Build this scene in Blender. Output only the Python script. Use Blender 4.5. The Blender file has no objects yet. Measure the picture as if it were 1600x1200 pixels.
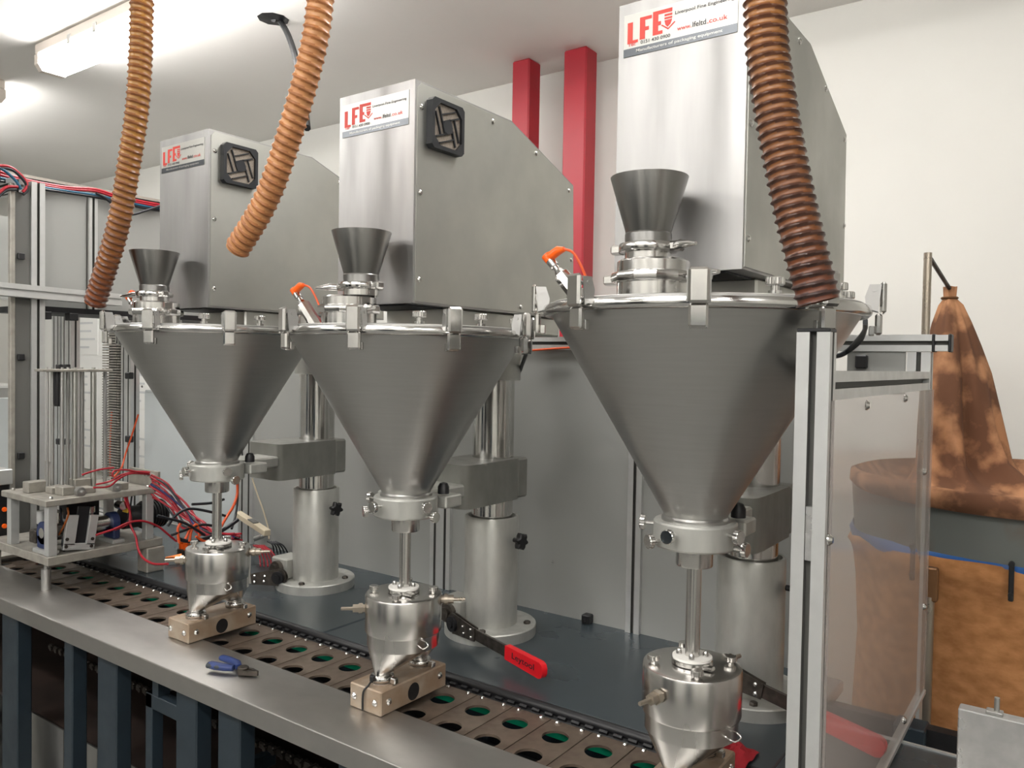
import bpy, bmesh, math, random
from mathutils import Vector, Matrix
R_ = math.radians
random.seed(4)
D = bpy.data
COL = bpy.context.scene.collection
sc = bpy.context.scene

# ------------------------------------------------------------------ camera, world, exposure
F_PX = 1247.6
PITCH, YAW, ROLL = .02667, .62205, .01687
CAM = Vector((0, 0, 1.6))
_f = Vector((-math.sin(YAW)*math.cos(PITCH), math.cos(YAW)*math.cos(PITCH), -math.sin(PITCH)))
_r = Vector((math.cos(YAW), math.sin(YAW), 0))
_u = _r.cross(_f)
_R = _r*math.cos(ROLL)+_u*math.sin(ROLL)
_U = _u*math.cos(ROLL)-_r*math.sin(ROLL)
cam = D.objects.new('camera', D.cameras.new('camera'))
COL.objects.link(cam)
cam.matrix_world = Matrix(((_R.x, _U.x, -_f.x, CAM.x), (_R.y, _U.y, -_f.y, CAM.y), (_R.z, _U.z, -_f.z, CAM.z), (0, 0, 0, 1)))
cam.data.sensor_width = 36
cam.data.lens = F_PX/1600*36
cam.data.clip_start = .02
sc.camera = cam
sc.view_settings.view_transform = 'Standard'
sc.view_settings.look = 'None'
sc.view_settings.gamma = 1
sc.view_settings.use_curve_mapping = False
sc.view_settings.exposure = 0.0
w = D.worlds.new('world'); sc.world = w; w.use_nodes = True
w.node_tree.nodes['Background'].inputs[0].default_value = (.5, .5, .5, 1)
w.node_tree.nodes['Background'].inputs[1].default_value = .3
LAMP = 34.0      # strength of the fluorescent diffusers

def px(u, v, **k):
    """world point seen at photograph pixel (u, v) on the real plane x=, y= or z="""
    d = _R*((u-800)/F_PX)+_U*((600-v)/F_PX)+_f
    (a, val), = k.items()
    i = 'xyz'.index(a)
    return CAM+d*((val-CAM[i])/d[i])

# ------------------------------------------------------------------ materials
def lin(c):
    c = c/255
    return c/12.92 if c <= .04045 else ((c+.055)/1.055)**2.4
def rgb(r, g, b): return (lin(r), lin(g), lin(b), 1)
M = {}
def mat(name, col, rough=.5, metal=0, scale=None, stretch=(1, 1, 1), cvar=0, rvar=0, bump=0, col2=None, emit=None, coat=0, det=4, spec=.5, lo=.35, hi=.65):
    m = D.materials.new(name); m.use_nodes = True
    nt = m.node_tree; b = nt.nodes['Principled BSDF']
    b.inputs['Base Color'].default_value = col
    b.inputs['Roughness'].default_value = rough
    b.inputs['Metallic'].default_value = metal
    b.inputs['Coat Weight'].default_value = coat
    b.inputs['Specular IOR Level'].default_value = spec
    if emit:
        b.inputs['Emission Color'].default_value = emit[0]; b.inputs['Emission Strength'].default_value = emit[1]
    if scale:
        tc = nt.nodes.new('ShaderNodeTexCoord'); mp = nt.nodes.new('ShaderNodeMapping'); mp.inputs['Scale'].default_value = stretch
        nz = nt.nodes.new('ShaderNodeTexNoise'); nz.inputs['Scale'].default_value = scale; nz.inputs['Detail'].default_value = det
        nt.links.new(tc.outputs['Object'], mp.inputs[0]); nt.links.new(mp.outputs[0], nz.inputs['Vector'])
        def ramp(a, c):
            r = nt.nodes.new('ShaderNodeMapRange'); r.inputs[1].default_value = lo; r.inputs[2].default_value = hi
            r.inputs[3].default_value = a; r.inputs[4].default_value = c
            nt.links.new(nz.outputs['Fac'], r.inputs[0]); return r
        if cvar or col2:
            mx = nt.nodes.new('ShaderNodeMix'); mx.data_type = 'RGBA'
            mx.inputs[6].default_value = col
            mx.inputs[7].default_value = col2 or tuple(x*(1-cvar) for x in col[:3])+(1,)
            r = ramp(0, 1); nt.links.new(r.outputs[0], mx.inputs[0]); nt.links.new(mx.outputs[2], b.inputs['Base Color'])
        if rvar:
            r = ramp(max(.02, rough-rvar), rough+rvar); nt.links.new(r.outputs[0], b.inputs['Roughness'])
        if bump:
            bp = nt.nodes.new('ShaderNodeBump'); bp.inputs['Strength'].default_value = bump; bp.inputs['Distance'].default_value = .002
            nt.links.new(nz.outputs['Fac'], bp.inputs['Height']); nt.links.new(bp.outputs[0], b.inputs['Normal'])
    M[name] = m
    return m

mat('wall_paint', rgb(210, 209, 203), .75, scale=3, cvar=.03)
mat('ceiling_paint', rgb(236, 234, 230), .8, scale=2, cvar=.03)
mat('floor_paint', rgb(122, 122, 118), .5, scale=5, cvar=.2, rvar=.1)
mat('steel_brushed_h', (.50, .495, .48, 1), .33, 1, 12, (1, 1, 22), .035, 0, 0, det=1)      # rolled cone sheet
mat('steel_dull', (.48, .475, .46, 1), .44, 1, 14, (1, 1, .25), .14, .08, .03)             # housings
mat('steel_front', (.40, .395, .385, 1), .50, 1, 16, (1, 1, .12), .16, .08, .03)
mat('steel_side', (.47, .47, .435, 1), .46, 1, 6, (1, 1, 1), .12, .06, .03)
mat('steel_polished', (.66, .65, .63, 1), .16, 1, 20, (1, 1, 1), .08, .05)
mat('steel_vessel', (.70, .685, .66, 1), .23, 1, 5, (1, 1, .3), .10, .05, 0)
mat('steel_worktop', (.54, .525, .50, 1), .42, 1, 3.5, (1, 1.6, 1), .22, .08, .03, det=8)
mat('steel_funnel', (.30, .295, .285, 1), .30, 1, 8, (1, 1, .2), .12, .02)
mat('cast_alu', rgb(192, 192, 186), .40, .6, 30, (1, 1, .4), .14, .1, .12)
mat('arm_cast', rgb(142, 142, 136), .45, .4, 10, (1, 1, .6), .3, .1, .05)
mat('alu_profile', rgb(196, 197, 195), .38, .55, 30, (1, 1, 1), .06, .05)
mat('alu_dirty', rgb(164, 160, 151), .5, .45, 26, (1, 1, 1), .2, .1, .08)
mat('slot_dark', rgb(92, 92, 88), .6)
mat('black_plastic', rgb(22, 22, 24), .45)
mat('black_rubber', rgb(14, 15, 17), .6)
mat('fan_black', rgb(28, 30, 34), .4)
mat('filter_foam', rgb(150, 140, 128), .95, scale=300, cvar=.25, bump=.5)
mat('deck_paint', rgb(54, 62, 66), .28, 0, 3, (1, 1, 1), .10, .02, 0, spec=.6)
mat('frame_paint', rgb(36, 47, 55), .42, 0, 8, (1, 1, 1), .18, .08)
mat('dark_steel', rgb(40, 40, 42), .5, .5, 12, (1, 1, 1), .3, .1)
mat('panel_grey', rgb(152, 153, 149), .42, 0, 2, (1, 1, 1), .05, .05)
mat('panel_light', rgb(196, 202, 202), .5, 0, 2, (1, 1, 1), .03)
mat('slat_steel', rgb(122, 108, 95), .45, .6, 14, (1, 1, 1), .2, .1, .05, col2=rgb(94, 80, 69))
mat('green_plastic', rgb(20, 176, 130), .35)
mat('red_paint', rgb(158, 14, 34), .42, 0, 3, (1, 1, 1), .08)
mat('red_grip', rgb(214, 16, 30), .28, coat=.4)
mat('blue_grip', rgb(30, 52, 108), .45, 0, 40, (1, 1, 1), .2)
mat('grip_black', rgb(44, 50, 56), .6)
mat('tool_steel', rgb(92, 86, 80), .4, .8, 60, (1, 1, 1), .4, .1)
mat('orange_plug', rgb(244, 96, 14), .4)
mat('brass_block', rgb(168, 154, 137), .45, .3, 16, (1, 1, 1), .3, .12, .15, col2=rgb(148, 126, 104))
mat('white_plastic', rgb(226, 224, 218), .4)
mat('wire_red', rgb(156, 26, 40), .4)
mat('wire_black', rgb(24, 26, 32), .4)
mat('wire_blue', rgb(30, 84, 110), .4)
mat('wire_navy', rgb(30, 40, 90), .4)
mat('wire_orange', rgb(214, 84, 36), .4)
mat('wire_cream', rgb(196, 184, 160), .5)
mat('hose_amber', rgb(166, 114, 52), .38, 0, 22, (1, 1, 1), .3, .1, col2=rgb(150, 90, 40))
mat('hose_amber_rib', rgb(142, 88, 44), .4, 0, 22, (1, 1, 1), .3, .1, col2=rgb(120, 70, 34))
mat('hose_tan', rgb(192, 140, 92), .5, 0, 30, (1, 1, 1), .2, .08, col2=rgb(174, 118, 72))
mat('hose_tan_rib', rgb(168, 108, 62), .5, 0, 30, (1, 1, 1), .3, .08)
mat('felt_brown', rgb(100, 66, 45), .95, 0, 11, (1, 1, 1), 0, 0, .8, col2=rgb(172, 124, 88), det=10, lo=.46, hi=.62)
mat('felt_ochre', rgb(184, 130, 82), .95, 0, 26, (1, 1, 1.6), 0, 0, 1.0, col2=rgb(156, 106, 62), det=10)
mat('drum_grey', rgb(104, 108, 104), .55, 0, 6, (1, 1, 1), 0, .1, 0, col2=rgb(104, 84, 64), lo=.55, hi=.72)
mat('rust_bar', rgb(128, 92, 60), .5, .5, 12, (1, 1, 1), .3, .1)
mat('pole_steel', rgb(168, 158, 144), .35, .8, 12, (1, 1, 1), .2, .1)
mat('blue_liner', rgb(24, 84, 150), .4)
mat('label_white', rgb(188, 188, 182), .35, .3)
mat('ink_red', rgb(214, 66, 54), .5)
mat('ink_black', rgb(26, 26, 32), .5)
mat('ink_strip', rgb(84, 88, 92), .3, .5)
mat('lamp_body', rgb(226, 216, 206), .5)
mat('diffuser', rgb(250, 250, 250), .4, emit=((1, .975, .95, 1), LAMP))
mat('diffuser_bright', rgb(250, 250, 250), .4, emit=((1, .975, .95, 1), LAMP*1.35))
mat('paper', rgb(236, 236, 232), .8)
mat('paper_grey', rgb(206, 208, 208), .8)
mat('machined_plate', rgb(196, 196, 194), .35, .7, 22, (1, 1, 1), .3, .12, .3)
mat('grease_brown', rgb(46, 34, 28), .6, 0, 8, (1, 1, 1), .5)
mat('cloth_red', rgb(158, 18, 32), .85)
mat('motor_blue', rgb(34, 46, 82), .45)
mat('copper', rgb(190, 110, 60), .4, .8)
mat('yellow_tag', rgb(214, 176, 50), .5)
for _n, _a in (('steel_brushed_h', .35), ('steel_funnel', .2), ('steel_vessel', .2)):
    _nt = M[_n].node_tree; _t = _nt.nodes.new('ShaderNodeTangent'); _t.direction_type = 'RADIAL'; _t.axis = 'Z'
    _b = _nt.nodes['Principled BSDF']; _b.inputs['Anisotropic'].default_value = _a; _nt.links.new(_t.outputs[0], _b.inputs['Tangent'])
def pane_mat():
    m = D.materials.new('clear_pane'); m.use_nodes = True; nt = m.node_tree
    b = nt.nodes['Principled BSDF']; b.inputs['Base Color'].default_value = rgb(196, 186, 180); b.inputs['Roughness'].default_value = .16
    tr = nt.nodes.new('ShaderNodeBsdfTransparent'); mx = nt.nodes.new('ShaderNodeMixShader'); mx.inputs[0].default_value = .38
    nt.links.new(tr.outputs[0], mx.inputs[1]); nt.links.new(b.outputs[0], mx.inputs[2])
    nt.links.new(mx.outputs[0], nt.nodes['Material Output'].inputs[0]); M['clear_pane'] = m
pane_mat()
def dirty_hose_mat(name, clean, dirty, zlo, zhi):
    """amber hose, worn and caked brown towards its open end (object height)"""
    m = mat(name, clean, .42, 0, 16, (1, 1, 1), .3, .1)
    nt = m.node_tree; b = nt.nodes['Principled BSDF']
    src = b.inputs['Base Color'].links[0].from_socket
    tc = nt.nodes.new('ShaderNodeTexCoord'); sp = nt.nodes.new('ShaderNodeSeparateXYZ'); nt.links.new(tc.outputs['Object'], sp.inputs[0])
    r = nt.nodes.new('ShaderNodeMapRange'); r.inputs[1].default_value = zhi; r.inputs[2].default_value = zlo
    nt.links.new(sp.outputs[2], r.inputs[0])
    mx = nt.nodes.new('ShaderNodeMix'); mx.data_type = 'RGBA'; mx.inputs[7].default_value = dirty
    nt.links.new(src, mx.inputs[6]); nt.links.new(r.outputs[0], mx.inputs[0]); nt.links.new(mx.outputs[2], b.inputs['Base Color'])
dirty_hose_mat('hose_dark', rgb(160, 108, 54), rgb(88, 44, 24), .0, .42)
dirty_hose_mat('hose_dark_rib', rgb(110, 66, 40), rgb(52, 34, 30), .0, .42)
dirty_hose_mat('hose_left', rgb(164, 116, 52), rgb(120, 62, 28), .0, .36)
dirty_hose_mat('hose_left_rib', rgb(136, 84, 44), rgb(78, 40, 24), .0, .36)

# ------------------------------------------------------------------ mesh builder
OFF = {}
class MB:
    def __init__(s): s.V = []; s.F = []; s.I = []; s.mi = 0
    def add(s, vs, fs, T=None):
        n = len(s.V)
        for v in vs:
            v = Vector(v)
            s.V.append(T @ v if T else v)
        for f in fs: s.F.append([n+i for i in f]); s.I.append(s.mi)
        return s
    def box(s, x0, x1, y0, y1, z0, z1, bev=0, T=None):
        x0, x1 = min(x0, x1), max(x0, x1); y0, y1 = min(y0, y1), max(y0, y1); z0, z1 = min(z0, z1), max(z0, z1)
        b = min(bev, (x1-x0)*.45, (y1-y0)*.45, (z1-z0)*.45)
        if b <= 0:
            vs = [(x, y, z) for z in (z0, z1) for y in (y0, y1) for x in (x0, x1)]
            return s.add(vs, [(0, 2, 3, 1), (4, 5, 7, 6), (0, 1, 5, 4), (2, 6, 7, 3), (0, 4, 6, 2), (1, 3, 7, 5)], T)
        vs = []; ix = {}
        X = (x0, x1); Y = (y0, y1); Z = (z0, z1)
        for i in (0, 1):
            for j in (0, 1):
                for k in (0, 1):
                    sx, sy, sz = 1-2*i, 1-2*j, 1-2*k
                    for a in range(3):
                        p = [X[i]+sx*b, Y[j]+sy*b, Z[k]+sz*b]; p[a] = (X[i], Y[j], Z[k])[a]
                        ix[i, j, k, a] = len(vs); vs.append(p)
        fs = []
        for i in (0, 1):
            fs.append([ix[i, j, k, 0] for j, k in ((0, 0), (1, 0), (1, 1), (0, 1))])
            fs.append([ix[j, i, k, 1] for j, k in ((0, 0), (1, 0), (1, 1), (0, 1))])
            fs.append([ix[j, k, i, 2] for j, k in ((0, 0), (1, 0), (1, 1), (0, 1))])
            for j in (0, 1):
                fs.append([ix[i, j, 0, 0], ix[i, j, 1, 0], ix[i, j, 1, 1], ix[i, j, 0, 1]])
                fs.append([ix[i, 0, j, 0], ix[i, 1, j, 0], ix[i, 1, j, 2], ix[i, 0, j, 2]])
                fs.append([ix[0, i, j, 1], ix[1, i, j, 1], ix[1, i, j, 2], ix[0, i, j, 2]])
                for k in (0, 1): fs.append([ix[i, j, k, 0], ix[i, j, k, 1], ix[i, j, k, 2]])
        return s.add(vs, fs, T)
    def rings(s, R, closed=True, cap0=True, cap1=True):
        n = len(R[0]); vs = [p for r in R for p in r]; fs = []
        for a in range(len(R)-1):
            for i in range(n if closed else n-1):
                j = (i+1) % n
                fs.append((a*n+i, a*n+j, (a+1)*n+j, (a+1)*n+i))
        if cap0: fs.append(tuple(range(n))[::-1])
        if cap1: fs.append(tuple((len(R)-1)*n+i for i in range(n)))
        return s.add(vs, fs)
    def cyl(s, p0, p1, r0, r1=None, n=20, caps=True):
        p0, p1 = Vector(p0), Vector(p1); r1 = r0 if r1 is None else r1
        return s.path([p0, p1], [r0, r1], n, caps)
    def path(s, pts, rs, n=20, caps=True):
        """stack of circles along a straight axis (profile of revolution about any axis)"""
        ax = (Vector(pts[-1])-Vector(pts[0])).normalized()
        a = ax.orthogonal().normalized(); b = ax.cross(a)
        R = [[Vector(p)+(a*math.cos(t)+b*math.sin(t))*r for t in [2*math.pi*i/n for i in range(n)]] for p, r in zip(pts, rs)]
        return s.rings(R, True, caps, caps)
    def lathe(s, prof, cx, cy, n=48, caps=True):
        R = [[(cx+r*math.cos(t), cy+r*math.sin(t), z) for t in [2*math.pi*i/n for i in range(n)]] for r, z in prof]
        return s.rings(R, True, caps, caps)
    def knurl(s, p, ax, r, h, n=20):
        p = Vector(p); ax = Vector(ax).normalized(); a = ax.orthogonal().normalized(); b = ax.cross(a)
        R = []
        for q, k in ((0, .9), (.12, 1), (.88, 1), (1, .9)):
            R.append([p+ax*h*q+(a*math.cos(t)+b*math.sin(t))*r*k*(1 if i % 2 else .93) for i, t in enumerate([math.pi*i/n for i in range(2*n)])])
        return s.rings(R)
    def tube(s, pts, r, n=8, sub=6, caps=True):
        P = smooth(pts, sub) if sub else [Vector(p) for p in pts]
        t0 = (P[1]-P[0]).normalized(); a = t0.orthogonal().normalized(); R = []
        for i, p in enumerate(P):
            t = (P[min(i+1, len(P)-1)]-P[max(i-1, 0)]).normalized()
            a = (a-t*a.dot(t)).normalized(); b = t.cross(a)
            R.append([p+(a*math.cos(q)+b*math.sin(q))*r for q in [2*math.pi*k/n for k in range(n)]])
        return s.rings(R, True, caps, caps)
    def prism(s, poly, axis, a, b, T=None):
        """poly: 2-D points in the two other axes (in xyz order), pushed from a to b along axis"""
        def mk(p, q): return {'x': (q, p[0], p[1]), 'y': (p[0], q, p[1]), 'z': (p[0], p[1], q)}[axis]
        n = len(poly); vs = [mk(p, a) for p in poly]+[mk(p, b) for p in poly]
        fs = [tuple(range(n))[::-1], tuple(range(n, 2*n))]+[(i, (i+1) % n, n+(i+1) % n, n+i) for i in range(n)]
        return s.add(vs, fs, T)
    def text(s, txt, T, width=None, height=None, depth=.0004):
        c = D.curves.new('t', 'FONT'); c.body = txt; c.size = 1; c.extrude = 0; c.offset = .012; c.resolution_u = 3
        o = D.objects.new('t', c); COL.objects.link(o)
        bpy.context.view_layer.update()
        me = o.evaluated_get(bpy.context.evaluated_depsgraph_get()).to_mesh()
        vs = [v.co.copy() for v in me.vertices]; fs = [list(p.vertices) for p in me.polygons]
        o.evaluated_get(bpy.context.evaluated_depsgraph_get()).to_mesh_clear()
        D.objects.remove(o); D.curves.remove(c)
        x0 = min(v.x for v in vs); x1 = max(v.x for v in vs); y0 = min(v.y for v in vs); y1 = max(v.y for v in vs)
        sx = width/(x1-x0) if width else height/(y1-y0); sy = height/(y1-y0) if height else sx
        vs = [Vector(((v.x-x0)*sx, (v.y-y0)*sy, depth)) for v in vs]
        return s.add(vs, fs, T)
    def build(s, name, mats, parent=None, ang=32, org=None):
        if isinstance(mats, str): mats = [mats]
        if len(mats) == 1 and 1 in s.I: mats = list(mats)+['slot_dark']
        off = OFF.get(parent.name, Vector()) if parent else (Vector(org) if org is not None else Vector())
        me = D.meshes.new(name)
        me.from_pydata([tuple(v-off) for v in s.V], [], s.F)
        for m in mats: me.materials.append(M[m])
        me.polygons.foreach_set('material_index', s.I)
        bm = bmesh.new(); bm.from_mesh(me); bmesh.ops.recalc_face_normals(bm, faces=bm.faces); bm.to_mesh(me); bm.free()
        me.polygons.foreach_set('use_smooth', [True]*len(me.polygons))
        me.set_sharp_from_angle(angle=R_(ang)); me.update()
        o = D.objects.new(name, me); COL.objects.link(o)
        if parent: o.parent = parent
        else: o.location = off
        OFF[o.name] = off
        return o
def smooth(pts, sub):
    P = [Vector(p) for p in pts]; out = []
    for i in range(len(P)-1):
        a = P[max(i-1, 0)]; b = P[i]; c = P[i+1]; d = P[min(i+2, len(P)-1)]
        for k in range(sub):
            t = k/sub
            out.append(.5*((2*b)+(c-a)*t+(2*a-5*b+4*c-d)*t*t+(3*b-a-3*c+d)*t**3))
    out.append(P[-1]); return out
def tag(o, label=None, cat=None, group=None, kind=None):
    if label: o['label'] = label
    if cat: o['category'] = cat
    if group: o['group'] = group
    if kind: o['kind'] = kind
    return o
def thing(name, loc, label, cat, group=None):
    o = D.objects.new(name, None); COL.objects.link(o); o.location = loc; o.empty_display_size = .05
    OFF[o.name] = Vector(loc); return tag(o, label, cat, group)
def copy_part(src, parent, delta):
    """a copy of a part (sharing its mesh) shifted by delta"""
    c = src.copy(); COL.objects.link(c); c.parent = parent; c.location = src.location+Vector(delta)
    OFF[c.name] = OFF[src.name]
    return c
def mb(): return MB()
def section(wd, ht, s=.04):
    """T-slot section centred on the origin"""
    def side(a, b):
        a, b = Vector(a), Vector(b); L = (b-a).length; n = max(1, round(L/.04)); d = (b-a)/L; nin = Vector((-d.y, d.x))
        out = [a]
        for k in range(n):
            c = a+d*(L*(k+.5)/n); out += [c-d*.0045, c-d*.0045+nin*.012, c+d*.0045+nin*.012, c+d*.0045]
        return out
    h, v = wd/2, ht/2; q = [(-h, -v), (h, -v), (h, v), (-h, v)]
    return [tuple(p) for i in range(4) for p in side(q[i], q[(i+1) % 4])]
def profile(m, axis, c1, c2, a, b, w1=.04, w2=.04):
    """extrusion along axis; c1, c2 are the centre in the two other axes"""
    S = section(w1, w2); f0 = len(m.F)
    m.prism([(p[0]+c1, p[1]+c2) for p in S], axis, a, b)
    n = 0
    for side in (w1, w2, w1, w2):
        k = max(1, round(side/.04))
        for j in range(4*k+1):
            if j and (j-1) % 4 < 3: m.I[f0+2+n+j] = 1  # slot faces coloured darker, standing in for shade inside the groove
        n += 4*k+1
    return m

# ------------------------------------------------------------------ the room
def struct(name, m, mt): return tag(m.build(name, mt), kind='structure')
struct('floor', mb().box(-7.2, 3.2, -3.2, 3.2, -.1, 0), 'floor_paint')
struct('ceiling', mb().box(-7.2, 3.2, -3.2, 3.2, 2.9, 3.0), 'ceiling_paint')
struct('wall_back', mb().box(-7.2, 3.2, 3.03, 3.2, 0, 2.9), 'wall_paint')
struct('wall_left', mb().box(-7.3, -7.1, -3.2, 3.03, 0, 2.9), 'wall_paint')
struct('wall_right', mb().box(3.0, 3.2, -3.2, 3.03, 0, 2.9), 'wall_paint')
struct('wall_front', mb().box(-7.1, 3.0, -3.2, -3.0, 0, 2.9), 'wall_paint')
for i, (x0, x1, y0, y1) in enumerate(((-2.05, -1.96, 2.82, 2.91), (-1.80, -1.69, 2.84, 2.93))):
    o = mb().box(x0, x1, y0, y1, 0, 2.9, .006).build('steel_post', 'red_paint', org=(x0, y0, 0))
    tag(o, ['red painted square steel post by the white wall, left of the pair', 'red painted square steel post by the white wall, right of the pair'][i], 'post', 'red steel posts')
def fixture(cx, cy, label, dif='diffuser'):
    t = thing('fluorescent_light', (cx, cy, 2.9), label, 'ceiling light', 'fluorescent ceiling lights')
    m = mb(); m.box(cx-.75, cx+.75, cy-.065, cy+.065, 2.85, 2.9, .008); m.build('housing', 'lamp_body', t)
    sec = [(-.062, 2.853), (.062, 2.853), (.062, 2.815), (.045, 2.79), (-.045, 2.79), (-.062, 2.815)]
    mb().prism([(p[0]+cy, p[1]) for p in sec], 'x', cx-.72, cx+.72).build('diffuser', dif, t)
    for e in (-1, 1):
        mb().prism([(p[0]*1.03+cy, 2.853+(p[1]-2.853)*1.04) for p in sec], 'x', cx+e*.72, cx+e*.752).build('end_cap', 'lamp_body', t)
    for k in (-.45, -.25, .25, .45):
        mb().box(cx+k-.012, cx+k+.012, cy-.07, cy-.063, 2.835, 2.872, .002).build('clip', 'steel_dull', t)
fixture(-2.86, 1.63, 'white fluorescent batten on the ceiling beside the left hose')
fixture(-4.95, 1.63, 'white fluorescent batten further left along the ceiling')
fixture(-.75, 1.63, 'white fluorescent batten overhead beyond the top of the picture')
for i, x in enumerate((-2.9, -.6, 1.6)):
    fixture(x, -.6, 'fluorescent batten just behind the photographer, %s' % ('left', 'middle', 'right')[i], 'diffuser_bright')
    fixture(x, -2.1, 'unseen fluorescent batten added as fill light far behind the photographer, %s' % ('left', 'middle', 'right')[i])  # rear row added out of view as fill light for the lower parts

# ------------------------------------------------------------------ the bench: worktop, deck and frame
bench = thing('machine_bench', (-2.0, 1.4, 0), 'long filling line bench with stainless front worktop and dark grey deck', 'bench')
XL, XR = -4.4, .35
m = mb(); m.prism([(1.003, .9), (1.155, .9), (1.155, .896), (1.006, .896), (1.004, .856), (1.000, .856), (.999, .897), (1.0, .899)], 'x', XL, XR)
m.build('front_worktop', 'steel_worktop', bench, 25)
m = mb(); m.box(XL, -1.568, 1.372, 1.885, .872, .9, .004); m.build('deck_plate', 'deck_paint', bench)
m = mb(); m.box(-1.564, -.42, 1.372, 1.885, .872, .9, .004); m.box(-.42, XR, 1.372, 1.634, .872, .9, .002); m.build('deck_plate', 'deck_paint', bench)
mb().box(-.42, XR, 1.634, 1.64, .86, .903).build('deck_edge_strip', 'alu_profile', bench)
m = mb(); m.cyl((XL, 1.372, .889), (XR, 1.372, .889), .011, n=12); m.build('deck_nosing', 'black_plastic', bench)
m = mb(); m.box(XL, XR, 1.348, 1.366, .862, .884, .003); m.build('chain_guide', 'black_rubber', bench)
posts = [(-2.554, -2.454), (-2.18, -2.135), (-2.006, -1.914), (-1.656, -1.576), (-1.497, -1.419), (-1.12, -1.05), (-.72, -.64), (-.3, -.22), (-3.4, -3.3)]
for x0, x1 in posts:
    mb().box(x0, x1, 1.02, 1.06, 0, .862, .003).build('leg', 'frame_paint', bench)
for x0 in (-3.3, -2.3, -1.4, -.3):
    mb().box(x0, x0+.06, 1.78, 1.84, 0, .872, .003).build('leg', 'frame_paint', bench)
m = mb(); m.box(XL, XR, 1.03, 1.07, .862, .895, .003); m.build('front_rail', 'frame_paint', bench)
m = mb(); m.box(XL, XR, 1.394, 1.43, .80, .872, .003); m.build('middle_rail', 'frame_paint', bench)
m = mb(); m.box(XL, XR, 1.80, 1.83, 0, .87); m.build('rear_skirt', 'dark_steel', bench)
# welded rectangular bracket between two legs
m = mb(); x0, x1 = -1.80, -1.656
m.box(x0, x0+.028, 1.03, 1.06, .56, .80, .002); m.box(x0, x1, 1.03, 1.06, .765, .80, .002); m.box(x0, x1, 1.03, 1.06, .535, .57, .002); m.box(x0+.03, x0+.055, 1.03, 1.06, .80, .858)
m.box(x1-.02, x1, 1.06, 1.3, .56, .60, .002)
m.build('bracket_frame', 'frame_paint', bench)
m = mb(); m.box(-2.46, -2.0, 1.25, 1.29, .72, .79, .003); m.build('cross_brace', 'frame_paint', bench)
m = mb(); m.box(XL, XR, 1.12, 1.78, .50, .512); m.build('drip_shelf', 'grease_brown', bench)
for (ua, va), ub in (((34, 1103), 100), ((121, 1152), 153), ((196, 1190), 222)):
    a = px(ua, va, y=1.10); b = px(ub, va, y=1.10)
    m = mb(); m.box(a.x, b.x, 1.098, 1.102, .25, a.z); m.build('splash_sheet', 'steel_dull', bench)
mb().box(XL, XR, .99, 1.30, .18, .20, .003).build('lower_tray', 'steel_dull', bench)
# return chain under the worktop
m = mb()
for i in range(70):
    x = -2.75+i*.0335
    m.box(x, x+.024, 1.235, 1.25, .63, .648, .004); m.cyl((x+.028, 1.23, .639), (x+.028, 1.255, .639), .007, n=8)
tag(m.build('return_chain', 'tool_steel', bench), kind='stuff')
m = mb()
for x in (-2.02, -1.72, -1.3): m.path([(x, 1.22, .74), (x, 1.26, .74), (x, 1.262, .74), (x, 1.30, .74)], [.055, .055, .04, .04], 28)
m.build('sprocket', 'dark_steel', bench)
mb().box(-2.2, -2.06, 1.2, 1.34, .70, .80, .01).build('gearbox', 'dark_steel', bench)
for x, y in ((-2.02, 1.045), (-1.72, 1.02), (-1.35, 1.04)):
    pass

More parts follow.
